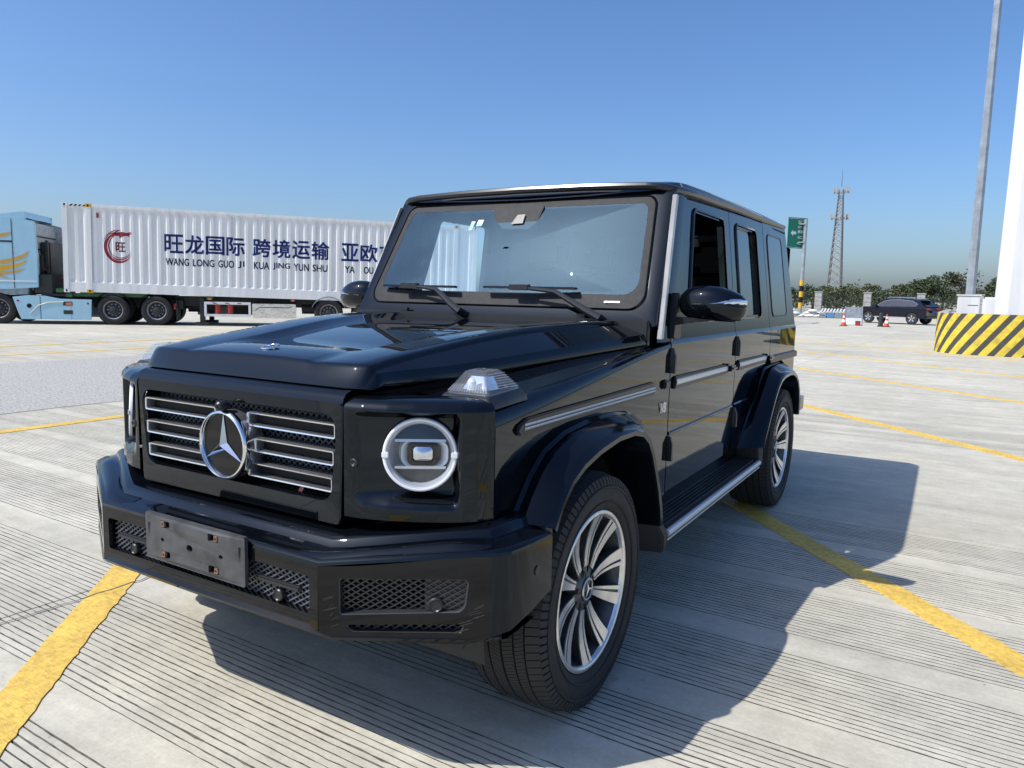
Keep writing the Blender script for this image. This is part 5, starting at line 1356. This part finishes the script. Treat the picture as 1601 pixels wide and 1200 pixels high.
for x in (8.46, 9.77, 11.08):
    tw(sl, x); tw(sl, x, 2.30, far=True); tw(sl, x, .5); tw(sl, x, 1.96, far=True)
    arc = [(x+.60*math.cos(R(20)+R(140)*k/12), .5+.55*math.sin(R(20)+R(140)*k/12)) for k in range(13)]
    MB().loft([[(u, .0, v) for u, v in arc], [(u, .58, v) for u, v in arc], [(u, .58, v+.04) for u, v in arc], [(u, .0, v+.04) for u, v in arc], [(u, .0, v) for u, v in arc]]).build('mudguard', 'grey_panel', sl)
for x in (8.46, 9.77, 11.08): MB().tube([(x, .3, .5), (x, 2.15, .5)], .09, 8).build('axle', 'steel_dark', sl)
for x, y, l_ in ((3.6, 1.2, .9), (7.5, .7, .55), (7.5, 1.6, .55)): MB().lathe([(0, .001), (.02, .18), (l_-.02, .18), (l_, .001)], (x, y, .62), 'x', 16).build('air_tank', 'steel_dark', sl)
sb('spare_carrier', 'steel_dark', 5.0, 6.2, 1.5, 2.3, .35, .66)
sb('side_panel', 'white_paint', 3.7, 5.4, 2.42, 2.46, .30, .72)
vs, fs = text_mesh('EVO', .22, .012)
b = MB().add([(4.0+v[0], 2.412, .44+v[1]) for v in vs], fs); b.build('panel_letters', 'void_black', sl)

# ------------------------------------------------------------------ right background
mat('barrier_yellow', (.66, .49, .035), .6, var=(5, .5), bump=(25, .3, .006), tint=(.42, .32, .05))
mat('barrier_black', (.035, .034, .032), .6, var=(7, .5), tint=(.07, .068, .062))
mat('barrier_top', (.40, .39, .36), .8, var=(4, .3))
mat('pylon_white', (.68, .68, .67), .42, var=(1.2, .14), stretch=(2, 2, .3))
mat('galvanised', (.42, .45, .47), .38, metal=.6, var=(3, .25))
mat('sign_green', (.005, .20, .12), .4, var=(3, .1))
mat('sign_white', (.75, .78, .78), .5)
mat('stone_grey', (.34, .335, .33), .8, var=(4, .3))
mat('fence_black', (.012, .012, .013), .5)
mat('tower_red', (.45, .40, .40), .5)
mat('tower_grey', (.17, .165, .165), .5)
mat('cone_orange', (.62, .08, .03), .5)
mat('suv_paint', (.004, .006, .014), .08, spec=.35)
mat('sack_white', (.72, .72, .70), .8, var=(12, .25), bump=(14, .6, .03))
mat('pallet_blue', (.05, .20, .42), .6)
mat('pallet_grey', (.22, .25, .29), .7, var=(5, .4))
# island wall: rounded corner, diagonal hazard stripes
pathp = [(1.22, 30.0), (1.22, 22.1)]+[(2.42-1.2*math.cos(R(a)), 22.1-1.2*math.sin(R(a))) for a in range(6, 91, 6)]+[(3.5+1.2*math.sin(R(a)), 22.1-1.2*math.cos(R(a))) for a in range(0, 91, 6)]+[(4.7, 30.)]
pts = [Vector(p) for p in pathp]; cum = [0]
for a, b in zip(pts, pts[1:]): cum.append(cum[-1]+(b-a).length)
def along(s):
    s = max(0, min(cum[-1], s))
    for i in range(len(pts)-1):
        if s <= cum[i+1]+1e-9: return pts[i].lerp(pts[i+1], (s-cum[i])/(cum[i+1]-cum[i]))
BH = 1.08; isl = MB(); s = .0; k = 0; SH = .80
while s < cum[-1]-SH-.3:
    wdt = .205 if k % 2 == 0 else .165
    isl.mi = k % 2
    nn = 6
    lo, hi = [], []
    for j in range(nn+1):
        z = BH*j/nn; a = along(s+SH*j/nn); b = along(s+wdt+SH*j/nn); m_ = along(s+wdt/2+SH*j/nn)
        lo.append([(a.x, a.y, z), (m_.x, m_.y, z), (b.x, b.y, z)])
    isl.loft(lo)
    s += wdt; k += 1
island = isl.build('striped_barrier', ['barrier_yellow', 'barrier_black'], sharp=40)
tag(island, 'low concrete wall with yellow and black diagonal stripes round the mast island', 'barrier')
inn = [Vector((2.96, 25.))+(p-Vector((2.96, 25.)))*.86 for p in pts]
MB().loft([[(p.x, p.y, BH) for p in pts], [(p.x, p.y, BH+.0) for p in inn], [(p.x, p.y, .7) for p in inn]]).build('wall_top', 'barrier_top', island)
MB().add([(p.x, p.y, .72) for p in inn], [tuple(range(len(inn)))]).build('fill', 'barrier_top', island)
# white gantry mast
pyl = empty('gantry_mast', (3.17, 24.2, .72))
tag(pyl, 'thick white octagonal steel mast rising from the striped island at the right edge', 'mast')
def octa(r, z, dx=0): return [(dx+r*math.cos(R(22.5+45*k)), r*math.sin(R(22.5+45*k)), z) for k in range(8)]
MB().loft([octa(.62, 0), octa(.62, .02), octa(.56, 4.5), octa(.50, 13)], closed=True, caps=True).build('shaft', 'pylon_white', pyl, sharp=20)
MB().box(-.86, -.50, -.25, .25, 0, .82).build('base_bracket', 'pylon_white', pyl, bevel=.05)
for k in range(8): MB().box(-.02, .02, -.02, .02, 0, .02)
MB().tube([(-.2, -.6, 8.6), (-.35, -.9, 8.6)], .04, 6).build('camera_arm', 'galvanised', pyl)
MB().lathe([(-.16, .001), (-.14, .07), (-.06, .11), (.06, .11), (.1, .06)], (-.35, -.95, 8.45), 'z', 16).build('dome_camera', 'void_black', pyl)
lp = empty('light_mast', (1.99, 28.4, .72))
tag(lp, 'tall tapering galvanised light mast behind the striped wall', 'light mast')
MB().loft([octa(.165, 0), octa(.155, 3.), octa(.085, 22.)], closed=True, caps=True).build('shaft', 'galvanised', lp, sharp=20)
MB().loft([octa(.28, 0), octa(.28, .04)], closed=True, caps=True).build('base_plate', 'galvanised', lp)
MB().box(-.36, .30, -.55, -.20, .22, .88).build('cabinet', 'pylon_white', lp, bevel=.01)
MB().box(-.40, .34, -.58, -.18, .88, .92).build('cabinet_roof', 'pylon_white', lp)
MB().box(-.05, .25, -.556, -.551, .55, .57).build('cabinet_label', 'steel_dark', lp)
tp = empty('steel_post', (2.79, 26.5, .72)); tag(tp, 'thin grey steel post between light mast and white mast', 'post')
MB().tube([(0, 0, 0), (0, 0, 2.35)], .045, 8).build('post', 'galvanised', tp)
MB().tube([(0, 0, 2.35), (0, 0, 2.38)], .055, 8).build('cap', 'galvanised', tp)

# direction sign on its post
sg = empty('road_sign', (-10.95, 69.6, 0), R(0)); tag(sg, 'green direction sign on a tall post with yellow and black bands', 'road sign')
MB().tube([(0, 0, 0), (0, 0, 8.4)], [.17]*2, 12).build('post', 'galvanised', sg)
for k in range(5): MB().tube([(0, 0, .55+.5*k), (0, 0, 1.05+.5*k)], .182, 12).build('band', 'casting_yellow' if k % 2 == 0 else 'void_black', sg)
sgn = MB().box(-1.05, 1.05, -.03, .03, -1.35, 1.35).build('sign_panel', 'sign_green', sg, bevel=.01)
sgn.location = (-.62, -.30, 7.2); sgn.rotation_euler = (0, 0, R(52))
MB().box(-.98, .98, -.036, -.031, 1.25, 1.28).build('sign_border', 'sign_white', sgn)
MB().box(-.98, .98, -.036, -.031, -1.28, -1.25).build('sign_border', 'sign_white', sgn)
for tx, zz, h in (('出口', .85, .34), ('EXIT', .45, .24), ('停车区', .0, .32), ('卡口', -.50, .32), ('出口', -1.0, .28)):
    vs, fs = text_mesh(tx, h, .01); MB().add([(.0+v[0]*.9, -.038, zz+v[1]) for v in vs], fs).build('sign_lettering', 'sign_white', sgn)
MB().add([(-.75, -.038, .0), (-.50, -.038, .28), (-.50, -.038, .12), (-.15, -.038, .12), (-.15, -.038, -.12), (-.50, -.038, -.12), (-.50, -.038, -.28)], [(0, 1, 2, 3, 4, 5, 6)]).build('arrow', 'sign_white', sgn)
for z in (6.4, 8.0): MB().box(-.5, .05, -.26, -.02, z-.04, z+.04).build('bracket', 'galvanised', sg)

# boundary fence
FX = [-23.5, -19.2, -15.0, -10.6, -6.25, -1.75, 2.85, 7.4, 12.]
fy = lambda x: 77.6+.055*x
fence = empty('boundary_fence', (-5, 77.3, 0)); tag(fence, 'black railing fence with grey stone piers in front of the trees', 'fence')
for i, x in enumerate(FX):
    y = fy(x)
    pr = MB().box(-.33, .33, -.33, .33, 0, 2.05).build('pier', 'stone_grey', fence, bevel=.02); pr.location = (x+5, y-77.3, 0)
    cp = MB().box(-.38, .38, -.38, .38, 2.05, 2.15).build('pier_cap', 'stone_grey', pr)
    for z in (.4, .8, 1.2, 1.6): MB().box(-.335, .335, -.335, -.331, z, z+.02).build('pier_joint', 'joint_dirt', pr)
    if i+1 < len(FX):
        x1 = FX[i+1]; bars = MB(); n_ = 34
        for k in range(n_):
            u = lerp(x+.36, x1-.36, (k+.5)/n_); v = fy(u)
            bars.box(u+5-.012, u+5+.012, v-77.3-.012, v-77.3+.012, .42, 1.95)
        for z in (.55, 1.75): bars.hexa([(x+5.3, fy(x)-77.32, z), (x1+4.7, fy(x1)-77.32, z), (x1+4.7, fy(x1)-77.28, z), (x+5.3, fy(x)-77.28, z)], [(x+5.3, fy(x)-77.32, z+.05), (x1+4.7, fy(x1)-77.32, z+.05), (x1+4.7, fy(x1)-77.28, z+.05), (x+5.3, fy(x)-77.28, z+.05)])
        bb = bars.build('railing', 'fence_black', fence); bb['kind'] = 'stuff'
        MB().hexa([(x+5.3, fy(x)-77.5, 0), (x1+4.7, fy(x1)-77.5, 0), (x1+4.7, fy(x1)-77.1, 0), (x+5.3, fy(x)-77.1, 0)], [(x+5.3, fy(x)-77.5, .42), (x1+4.7, fy(x1)-77.5, .42), (x1+4.7, fy(x1)-77.1, .42), (x+5.3, fy(x)-77.1, .42)]).build('plinth', 'stone_grey', fence)

# lattice tower far away
tw_ = empty('lattice_tower', (-50, 366, 0)); tag(tw_, 'distant steel lattice mast with antenna rings above the trees', 'tower')
def twidth(z): return curve([(0, 3.0), (30, 1.7), (47, .95), (50, .9)], z)
legs = MB()
for sx in (-1, 1):
    for sy in (-1, 1):
        MB().tube([(sx*twidth(z), sy*twidth(z), z) for z in (0, 15, 30, 47, 50)], [.30, .27, .23, .19, .18], 4).build('leg', 'tower_grey', tw_)
z = 0
lat = MB()
while z < 47:
    h = max(1.6, twidth(z)*1.35); w0, w1 = twidth(z), twidth(z+h)
    for (ax, ay), (bx, by) in (((-1, -1), (1, -1)), ((1, -1), (1, 1)), ((1, 1), (-1, 1)), ((-1, 1), (-1, -1))):
        lat.tube([(ax*w0, ay*w0, z), (bx*w1, by*w1, z+h)], .12, 3); lat.tube([(bx*w0, by*w0, z), (ax*w1, ay*w1, z+h)], .12, 3); lat.tube([(ax*w1, ay*w1, z+h), (bx*w1, by*w1, z+h)], .10, 3)
    z += h
lat.build('lattice', 'tower_grey', tw_)
for zz, rr_, nn in ((37.5, 3.6, 9), (49, 3.2, 9)):
    MB().lathe([(zz-.15, rr_), (zz+.05, rr_+.05), (zz+.2, rr_), (zz+.05, rr_-.25), (zz-.15, rr_)], (0, 0, 0), 'z', 16).build('platform', 'tower_grey', tw_)
    for k in range(nn):
        a = 2*math.pi*k/nn; c = (math.cos(a)*rr_, math.sin(a)*rr_)
        MB().box(c[0]-.28, c[0]+.28, c[1]-.2, c[1]+.2, zz-.6, zz+1.9).build('antenna', 'stone_grey', tw_)
MB().tube([(0, 0, 49), (0, 0, 59)], [.2, .06], 4).build('spire', 'tower_grey', tw_)

# parked dark crossover
sv = empty('parked_crossover', (-1.72, 50.2, 0), R(-24)); tag(sv, 'dark blue crossover parked beyond the yellow lines, seen from its rear left', 'car')
sp = [(-2.18, .36), (-2.24, .62), (-2.16, .84), (-1.95, .95), (-1.15, 1.03), (-.55, 1.42), (-.15, 1.53), (.55, 1.55), (1.35, 1.50), (1.72, 1.38), (2.05, 1.05), (2.16, .95), (2.20, .60), (2.12, .36)]
def wid(z): return .90 if z < .95 else .90-(z-.95)*.36
secs = []
prof_l = sp
half = MB()
A_ = [(x, -wid(z), z) for x, z in sp]; B_ = [(x, wid(z), z) for x, z in sp]; A2 = [(x*.985, -wid(z)*.9, z+.012 if z > .6 else z) for x, z in sp]; B2 = [(x*.985, wid(z)*.9, z+.012 if z > .6 else z) for x, z in sp]
body = MB(); body.loft([A_, A2, B2, B_]); 
def sside(s):
    lowp = [(-2.18, .36)]+[(-1.38+.40*math.cos(R(180-a)), .36+.38*math.sin(R(a))) for a in range(0, 181, 20)]+[(1.33+.40*math.cos(R(180-a)), .36+.38*math.sin(R(a))) for a in range(0, 181, 20)]+sp[::-1][0:1]+[(2.20, .60), (2.16, .95), (-1.95, .95), (-2.16, .84), (-2.24, .62)]
    body.plate([lowp], lambda x, z: (x, s*wid(z), z), lambda x, z: (x, s*(wid(z)-.03), z))
    up = [(-1.6, .95), (2.16, .95), (2.05, 1.05), (1.72, 1.38), (1.35, 1.50), (.55, 1.55), (-.15, 1.53), (-.55, 1.42), (-1.15, 1.03)]
    win = [(-1.0, 1.02), (1.55, 1.06), (1.62, 1.20), (1.25, 1.40), (.5, 1.46), (-.12, 1.44), (-.48, 1.35)]
    body.plate([up, win], lambda x, z: (x, s*wid(z), z), lambda x, z: (x, s*(wid(z)-.03), z))
    return win
w1_ = sside(-1); sside(1)
bodyo = body.build('body', 'suv_paint', sv, sharp=30)
for s_ in (-1, 1):
    MB().plate([w1_], lambda x, z: (x, s_*(wid(z)-.012), z), lambda x, z: (x, s_*(wid(z)-.02), z)).build('side_glass', 'tinted_glass', sv)
    MB().tube([(x, s_*(wid(z)+.006), z) for x, z in w1_[2:]+w1_[:1]], .014, 5).build('window_trim', 'chrome', sv)
    MB().tube([(-.35, s_*.66, 1.53), (-.2, s_*.66, 1.60), (1.2, s_*.66, 1.60), (1.35, s_*.66, 1.53)], .022, 6).build('roof_rail', 'satin_chrome', sv)
    MB().box(.22, .235, s_*.905-.004, s_*.905+.004, .45, 1.02).build('door_gap', 'void_black', sv)
    MB().box(-1.0, 1.0, s_*.90-.02, s_*.90+.02, .36, .42).build('sill_trim', 'satin_chrome', sv)
    MB().box(-.98, -.80, s_*1.0-.08, s_*1.0+.08, 1.02, 1.14).build('mirror', 'suv_paint', sv, bevel=.03)
    MB().box(2.02, 2.19, s_*.62-.26, s_*.62+.26, .88, 1.0).build('tail_lamp', 'lamp_red', sv, bevel=.02)
    MB().box(-2.2, -1.95, s_*.62-.22, s_*.62+.22, .76, .86).build('headlamp', 'lamp_silver', sv, bevel=.02)
    for x in (-1.38, 1.33):
        w = MB().lathe([(-.10, .22), (-.11, .28), (-.09, .345), (.09, .345), (.11, .28), (.10, .22)], (0, 0, 0), 'y', 28).build('wheel', 'tyre_rubber', sv); w.location = (x, s_*.80, .345)
        MB().lathe([(-s_*-.0+s_*.098, .225), (s_*.06, .20), (s_*.06, .001)], (0, 0, 0), 'y', 24).build('rim', 'rim_dark', w)
        sp_ = MB()
        for k in range(5):
            a = 2*math.pi*k/5+.3
            sp_.hexa([(math.cos(a-.5)*.04, s_*.07, math.sin(a-.5)*.04), (math.cos(a+.5)*.04, s_*.07, math.sin(a+.5)*.04), (math.cos(a+.17)*.215, s_*.095, math.sin(a+.17)*.215), (math.cos(a-.17)*.215, s_*.095, math.sin(a-.17)*.215)], [(math.cos(a-.5)*.04, s_*.08, math.sin(a-.5)*.04), (math.cos(a+.5)*.04, s_*.08, math.sin(a+.5)*.04), (math.cos(a+.17)*.215, s_*.105, math.sin(a+.17)*.215), (math.cos(a-.17)*.215, s_*.105, math.sin(a-.17)*.215)])
        sp_.build('spokes', 'satin_chrome', w)
MB().loft([[(1.74, -.66, 1.345), (1.74, .66, 1.345)], [(2.08, -.74, 1.06), (2.08, .74, 1.06)]]).build('rear_glass', 'tinted_glass', sv)
MB().box(1.55, 1.90, -.66, .66, 1.46, 1.50).build('roof_spoiler', 'suv_paint', sv, bevel=.01)
MB().box(2.17, 2.215, -.26, .26, .70, .84).build('licence_plate', 'container_blue', sv)
MB().box(2.0, 2.21, -.85, .85, .38, .52).build('rear_bumper_trim', 'trim_black', sv, bevel=.03)

# cones, post, boards and building material
def cone():
    c = empty('traffic_cone')
    MB().box(-.18, .18, -.18, .18, 0, .04).build('base', 'steel_dark', c, bevel=.01)
    MB().lathe([(.04, .13), (.20, .10)], (0, 0, 0), 'z', 16).build('lower_cone', 'cone_orange', c)
    MB().lathe([(.20, .10), (.34, .078)], (0, 0, 0), 'z', 16).build('reflective_band', 'sign_white', c)
    MB().lathe([(.34, .078), (.44, .062)], (0, 0, 0), 'z', 16).build('middle_cone', 'cone_orange', c)
    MB().lathe([(.44, .062), (.54, .047)], (0, 0, 0), 'z', 16).build('reflective_band', 'sign_white', c)
    MB().lathe([(.54, .047), (.66, .03), (.67, .001)], (0, 0, 0), 'z', 16).build('tip', 'cone_orange', c)
    return c
c1 = cone(); c2 = copy_tree(c1)
c1.location = (-3.60, 41.1, 0); c2.location = (-1.62, 41.9, 0)
tag(c1, 'red and white traffic cone in front of the folding board', 'cone', 'traffic cones on the yard')
tag(c2, 'red and white traffic cone beside the black post near the crossover', 'cone', 'traffic cones on the yard')
bo = empty('black_post', (-1.92, 42.1, 0)); tag(bo, 'short dark post standing next to the right traffic cone', 'post')
MB().lathe([(0, .17), (.05, .17), (.06, .12), (.70, .10), (.74, .06), (.74, .001)], (0, 0, 0), 'z', 14).build('post', 'steel_dark', bo)
af = empty('folding_board', (-3.30, 42.6, 0), R(12)); tag(af, 'grey folding sign board on metal legs beside a traffic cone', 'sign board')
pn = MB().box(-.42, .42, -.015, .015, .42, 1.02).build('panel', 'pallet_grey', af); pn.rotation_euler = (R(-14), 0, 0)
MB().box(-.40, .40, -.012, .012, .06, .40).build('lower_panel', 'sign_white', af)
for sx in (-1, 1): MB().tube([(sx*.44, -.05, 0), (sx*.42, .24, 1.04)], .022, 6).build('leg', 'galvanised', af); MB().tube([(sx*.44, .5, 0), (sx*.42, .24, 1.04)], .022, 6).build('leg', 'galvanised', af)
rb_ = empty('small_box', (-3.05, 42.35, 0)); tag(rb_, 'small dark red box at the foot of the folding board', 'box')
MB().box(-.12, .12, -.1, .1, 0, .24).build('body', 'lamp_red', rb_, bevel=.02); MB().box(-.125, .125, -.105, .105, .20, .25).build('lid', 'steel_dark', rb_)
rs = random.Random(3)
def sack(x, y, z, rz, k):
    secs = []
    L2, W2, H2 = .42, .26, .11
    for i in range(9):
        t = -1+2*i/8; f = (1-abs(t)**3.2)**.5 if abs(t) < 1 else .02
        secs.append([(t*L2, W2*max(.25, f)*math.cos(a)*(1+.08*math.sin(3*a+k)), H2*max(.12, f)*math.sin(a)+H2) for a in [2*math.pi*j/12 for j in range(12)]])
    o = MB().loft(secs, closed=True, caps=True).build('sack', 'sack_white', None, sharp=60); o.location = (x, y, z); o.rotation_euler = (0, rs.uniform(-.1, .1), rz); return o
spots = []
n_s = 0
for bx0, by0, nm in ((-9.6, 59.2, 'heap under the green sign'), (-8.1, 60.0, 'heap beside the grey pallets')):
    for lvl, cnt in ((0, 4), (1, 3), (2, 1)):
        for j in range(cnt):
            o = sack(bx0+.42*j-.21*cnt+rs.uniform(-.12, .12), by0+rs.uniform(-.25, .25), lvl*.19, rs.uniform(0, 3.1), n_s)
            tag(o, 'white woven sack in the %s' % nm, 'sack', 'white sacks, %s' % nm); n_s += 1
pal = empty('pallet_load', (-6.7, 59.6, 0), R(5)); tag(pal, 'low grey and blue pallets loaded with white tubes, beside the white sacks', 'pallets')
for k in range(4): MB().box(-1.0+.55*k-.0, -1.0+.55*k+.5, -.45, .45, .0, .16).build('pallet', 'pallet_blue' if k == 1 else 'pallet_grey', pal, bevel=.01); 
for k in range(4): MB().box(-1.0+.55*k, -1.0+.55*k+.5, -.45, .45, .19, .36).build('pallet', 'pallet_grey' if k != 1 else 'pallet_blue', pal, bevel=.01)
for k in range(9): MB().tube([(-.9+.22*k, -.4, .40), (-.8+.22*k, .1, .66), (-.7+.22*k, .4, .44)], .05, 6).build('tube', 'sack_white', pal)

# ------------------------------------------------------------------ trees behind the fence
def leaf_mat(name, c1, c2):
    m = mat(name, c1, .55); nt = m.node_tree; n = nt.nodes; l = nt.links; p = n['Principled BSDF']
    g = n.new('ShaderNodeNewGeometry'); mx = n.new('ShaderNodeMix'); mx.data_type = 'RGBA'
    l.new(g.outputs['Random Per Island'], mx.inputs[0]); mx.inputs[6].default_value = (*c1, 1); mx.inputs[7].default_value = (*c2, 1)
    l.new(mx.outputs[2], p.inputs['Base Color']); p.inputs['Transmission Weight'].default_value = 0
leaf_mat('leaf_dark', (.036, .055, .020), (.080, .100, .038))
leaf_mat('leaf_olive', (.056, .072, .024), (.118, .122, .046))
leaf_mat('leaf_dry', (.05, .045, .022), (.075, .07, .032))
mat('bark', (.07, .055, .045), .9, var=(6, .4))
def tree(x, y, h, r, leafm, label, seed, bare=False, nl=1500):
    rd = random.Random(seed); t = empty('tree', (x, y, 0)); tag(t, label, 'tree', 'trees behind the boundary fence')
    mb = MB(); th = h*.42
    mb.tube([(0, 0, 0), (.06, .02, th*.5), (0, .05, th), (.05, 0, h*.7)], [.17, .14, .11, .05], 7)
    clumps = []
    nb = 15 if not bare else 26
    for k in range(nb):
        a = rd.uniform(0, 2*math.pi); e = rd.uniform(.05, 1.0)
        q = Vector((math.cos(a)*r*rd.uniform(.25, .85), math.sin(a)*r*rd.uniform(.25, .85), lerp(h*.30, h*.90, e)))
        q.x *= 1.0-.45*max(0, e-.5); q.y *= 1.0-.45*max(0, e-.5)
        s = Vector((0, 0, rd.uniform(th*.5, h*.62))); mid = s.lerp(q, .55)+Vector((0, 0, .18))
        mb.tube([s, mid, q], [.06, .035, .012], 4)
        clumps.append((q, rd.uniform(.30, .52)*r))
        if bare:
            for _ in range(5):
                e2 = q+Vector((rd.gauss(0, .35), rd.gauss(0, .35), rd.uniform(.1, .7))); mb.tube([mid.lerp(q, rd.uniform(.3, 1)), e2], [.016, .006], 3)
    mb.build('trunk', 'bark', t)
    cr = MB(); vs = []; fs = []
    for k in range(nl):
        c, cr_ = rd.choice(clumps)
        d = Vector((rd.gauss(0, 1), rd.gauss(0, 1), rd.gauss(0, 1))).normalized()*cr_*rd.random()**.4
        d.z *= .75
        p = c+d; sz = rd.uniform(.08, .20)
        u = Vector((rd.gauss(0, 1), rd.gauss(0, 1), rd.gauss(0, .7))).normalized(); w = u.cross(Vector((rd.gauss(0, 1), rd.gauss(0, 1), rd.gauss(0, 1)))).normalized()
        i = len(vs); vs += [p-u*sz, p+w*sz*.5, p+u*sz, p-w*sz*.5]; fs.append((i, i+1, i+2, i+3))
    me = bpy.data.meshes.new('crown'); me.from_pydata([tuple(v) for v in vs], [], fs); me.materials.append(MATS[leafm])
    o = bpy.data.objects.new('crown', me); COL.objects.link(o); o.parent = t
TR = [(-20.5, 96, 3.0, 2.2, 'leaf_dark'), (-17.2, 94, 2.6, 2.0, 'leaf_dark'), (-14.6, 98, 3.0, 2.2, 'leaf_dark'), (-11.6, 96, 2.7, 2.0, 'leaf_olive'), (-9.2, 100, 3.1, 2.4, 'leaf_olive'), (-6.6, 97, 2.5, 1.9, 'leaf_dark'),
      (-4.6, 101, 3.5, 2.3, 'leaf_olive'), (-2.5, 97, 3.9, 2.0, 'leaf_dark'), (-.6, 100, 5.0, 2.3, 'leaf_dark'), (1.6, 99, 5.2, 2.2, 'leaf_dry'), (3.6, 97, 3.6, 2.1, 'leaf_dark'), (5.6, 100, 4.3, 2.2, 'leaf_dark'), (8.2, 97, 3.9, 2.4, 'leaf_olive'), (11, 99, 4.6, 2.5, 'leaf_dark')]
wh = ['far left of the row', 'left of the green sign post', 'right of the green sign post', 'under the lattice tower', 'right of the lattice tower', 'between the second and third piers', 'left of the crossover roof', 'above the crossover bonnet', 'above the crossover, tallest dark crown', 'above the crossover tail', 'just left of the light mast', 'just right of the light mast', 'left of the white mast', 'far right of the row']
col = {'leaf_dark': 'dark green', 'leaf_olive': 'olive green', 'leaf_dry': 'half bare brownish'}
for i, (x, y, h, r, m_) in enumerate(TR):
    tree(x, y, h, r, m_, '%s tree behind the fence, %s' % (col[m_], wh[i]), 100+i, bare=(m_ == 'leaf_dry'), nl=3600 if m_ != 'leaf_dry' else 700)
# low hedge closing the gaps below the crowns
hd = random.Random(11); vs, fs = [], []
for k in range(9000):
    x = hd.uniform(-30, 18); p = Vector((x, 90+hd.uniform(-1, 1.5), abs(hd.gauss(0, .55))*1.3+hd.uniform(0, .6)+.35*math.sin(x*1.3)+.3))
    u = Vector((hd.gauss(0, 1), hd.gauss(0, 1), hd.gauss(0, 1))).normalized(); w = u.cross(Vector((hd.gauss(0, 1), hd.gauss(0, 1), hd.gauss(0, 1)))).normalized(); sz = hd.uniform(.08, .2)
    i = len(vs); vs += [p-u*sz, p+w*sz*.6, p+u*sz, p-w*sz*.6]; fs.append((i, i+1, i+2, i+3))
me = bpy.data.meshes.new('undergrowth'); me.from_pydata([tuple(v) for v in vs], [], fs); me.materials.append(MATS['leaf_dark'])
o = bpy.data.objects.new('undergrowth', me); COL.objects.link(o); tag(o, 'dense green undergrowth along the foot of the trees', 'shrubs', kind='stuff')
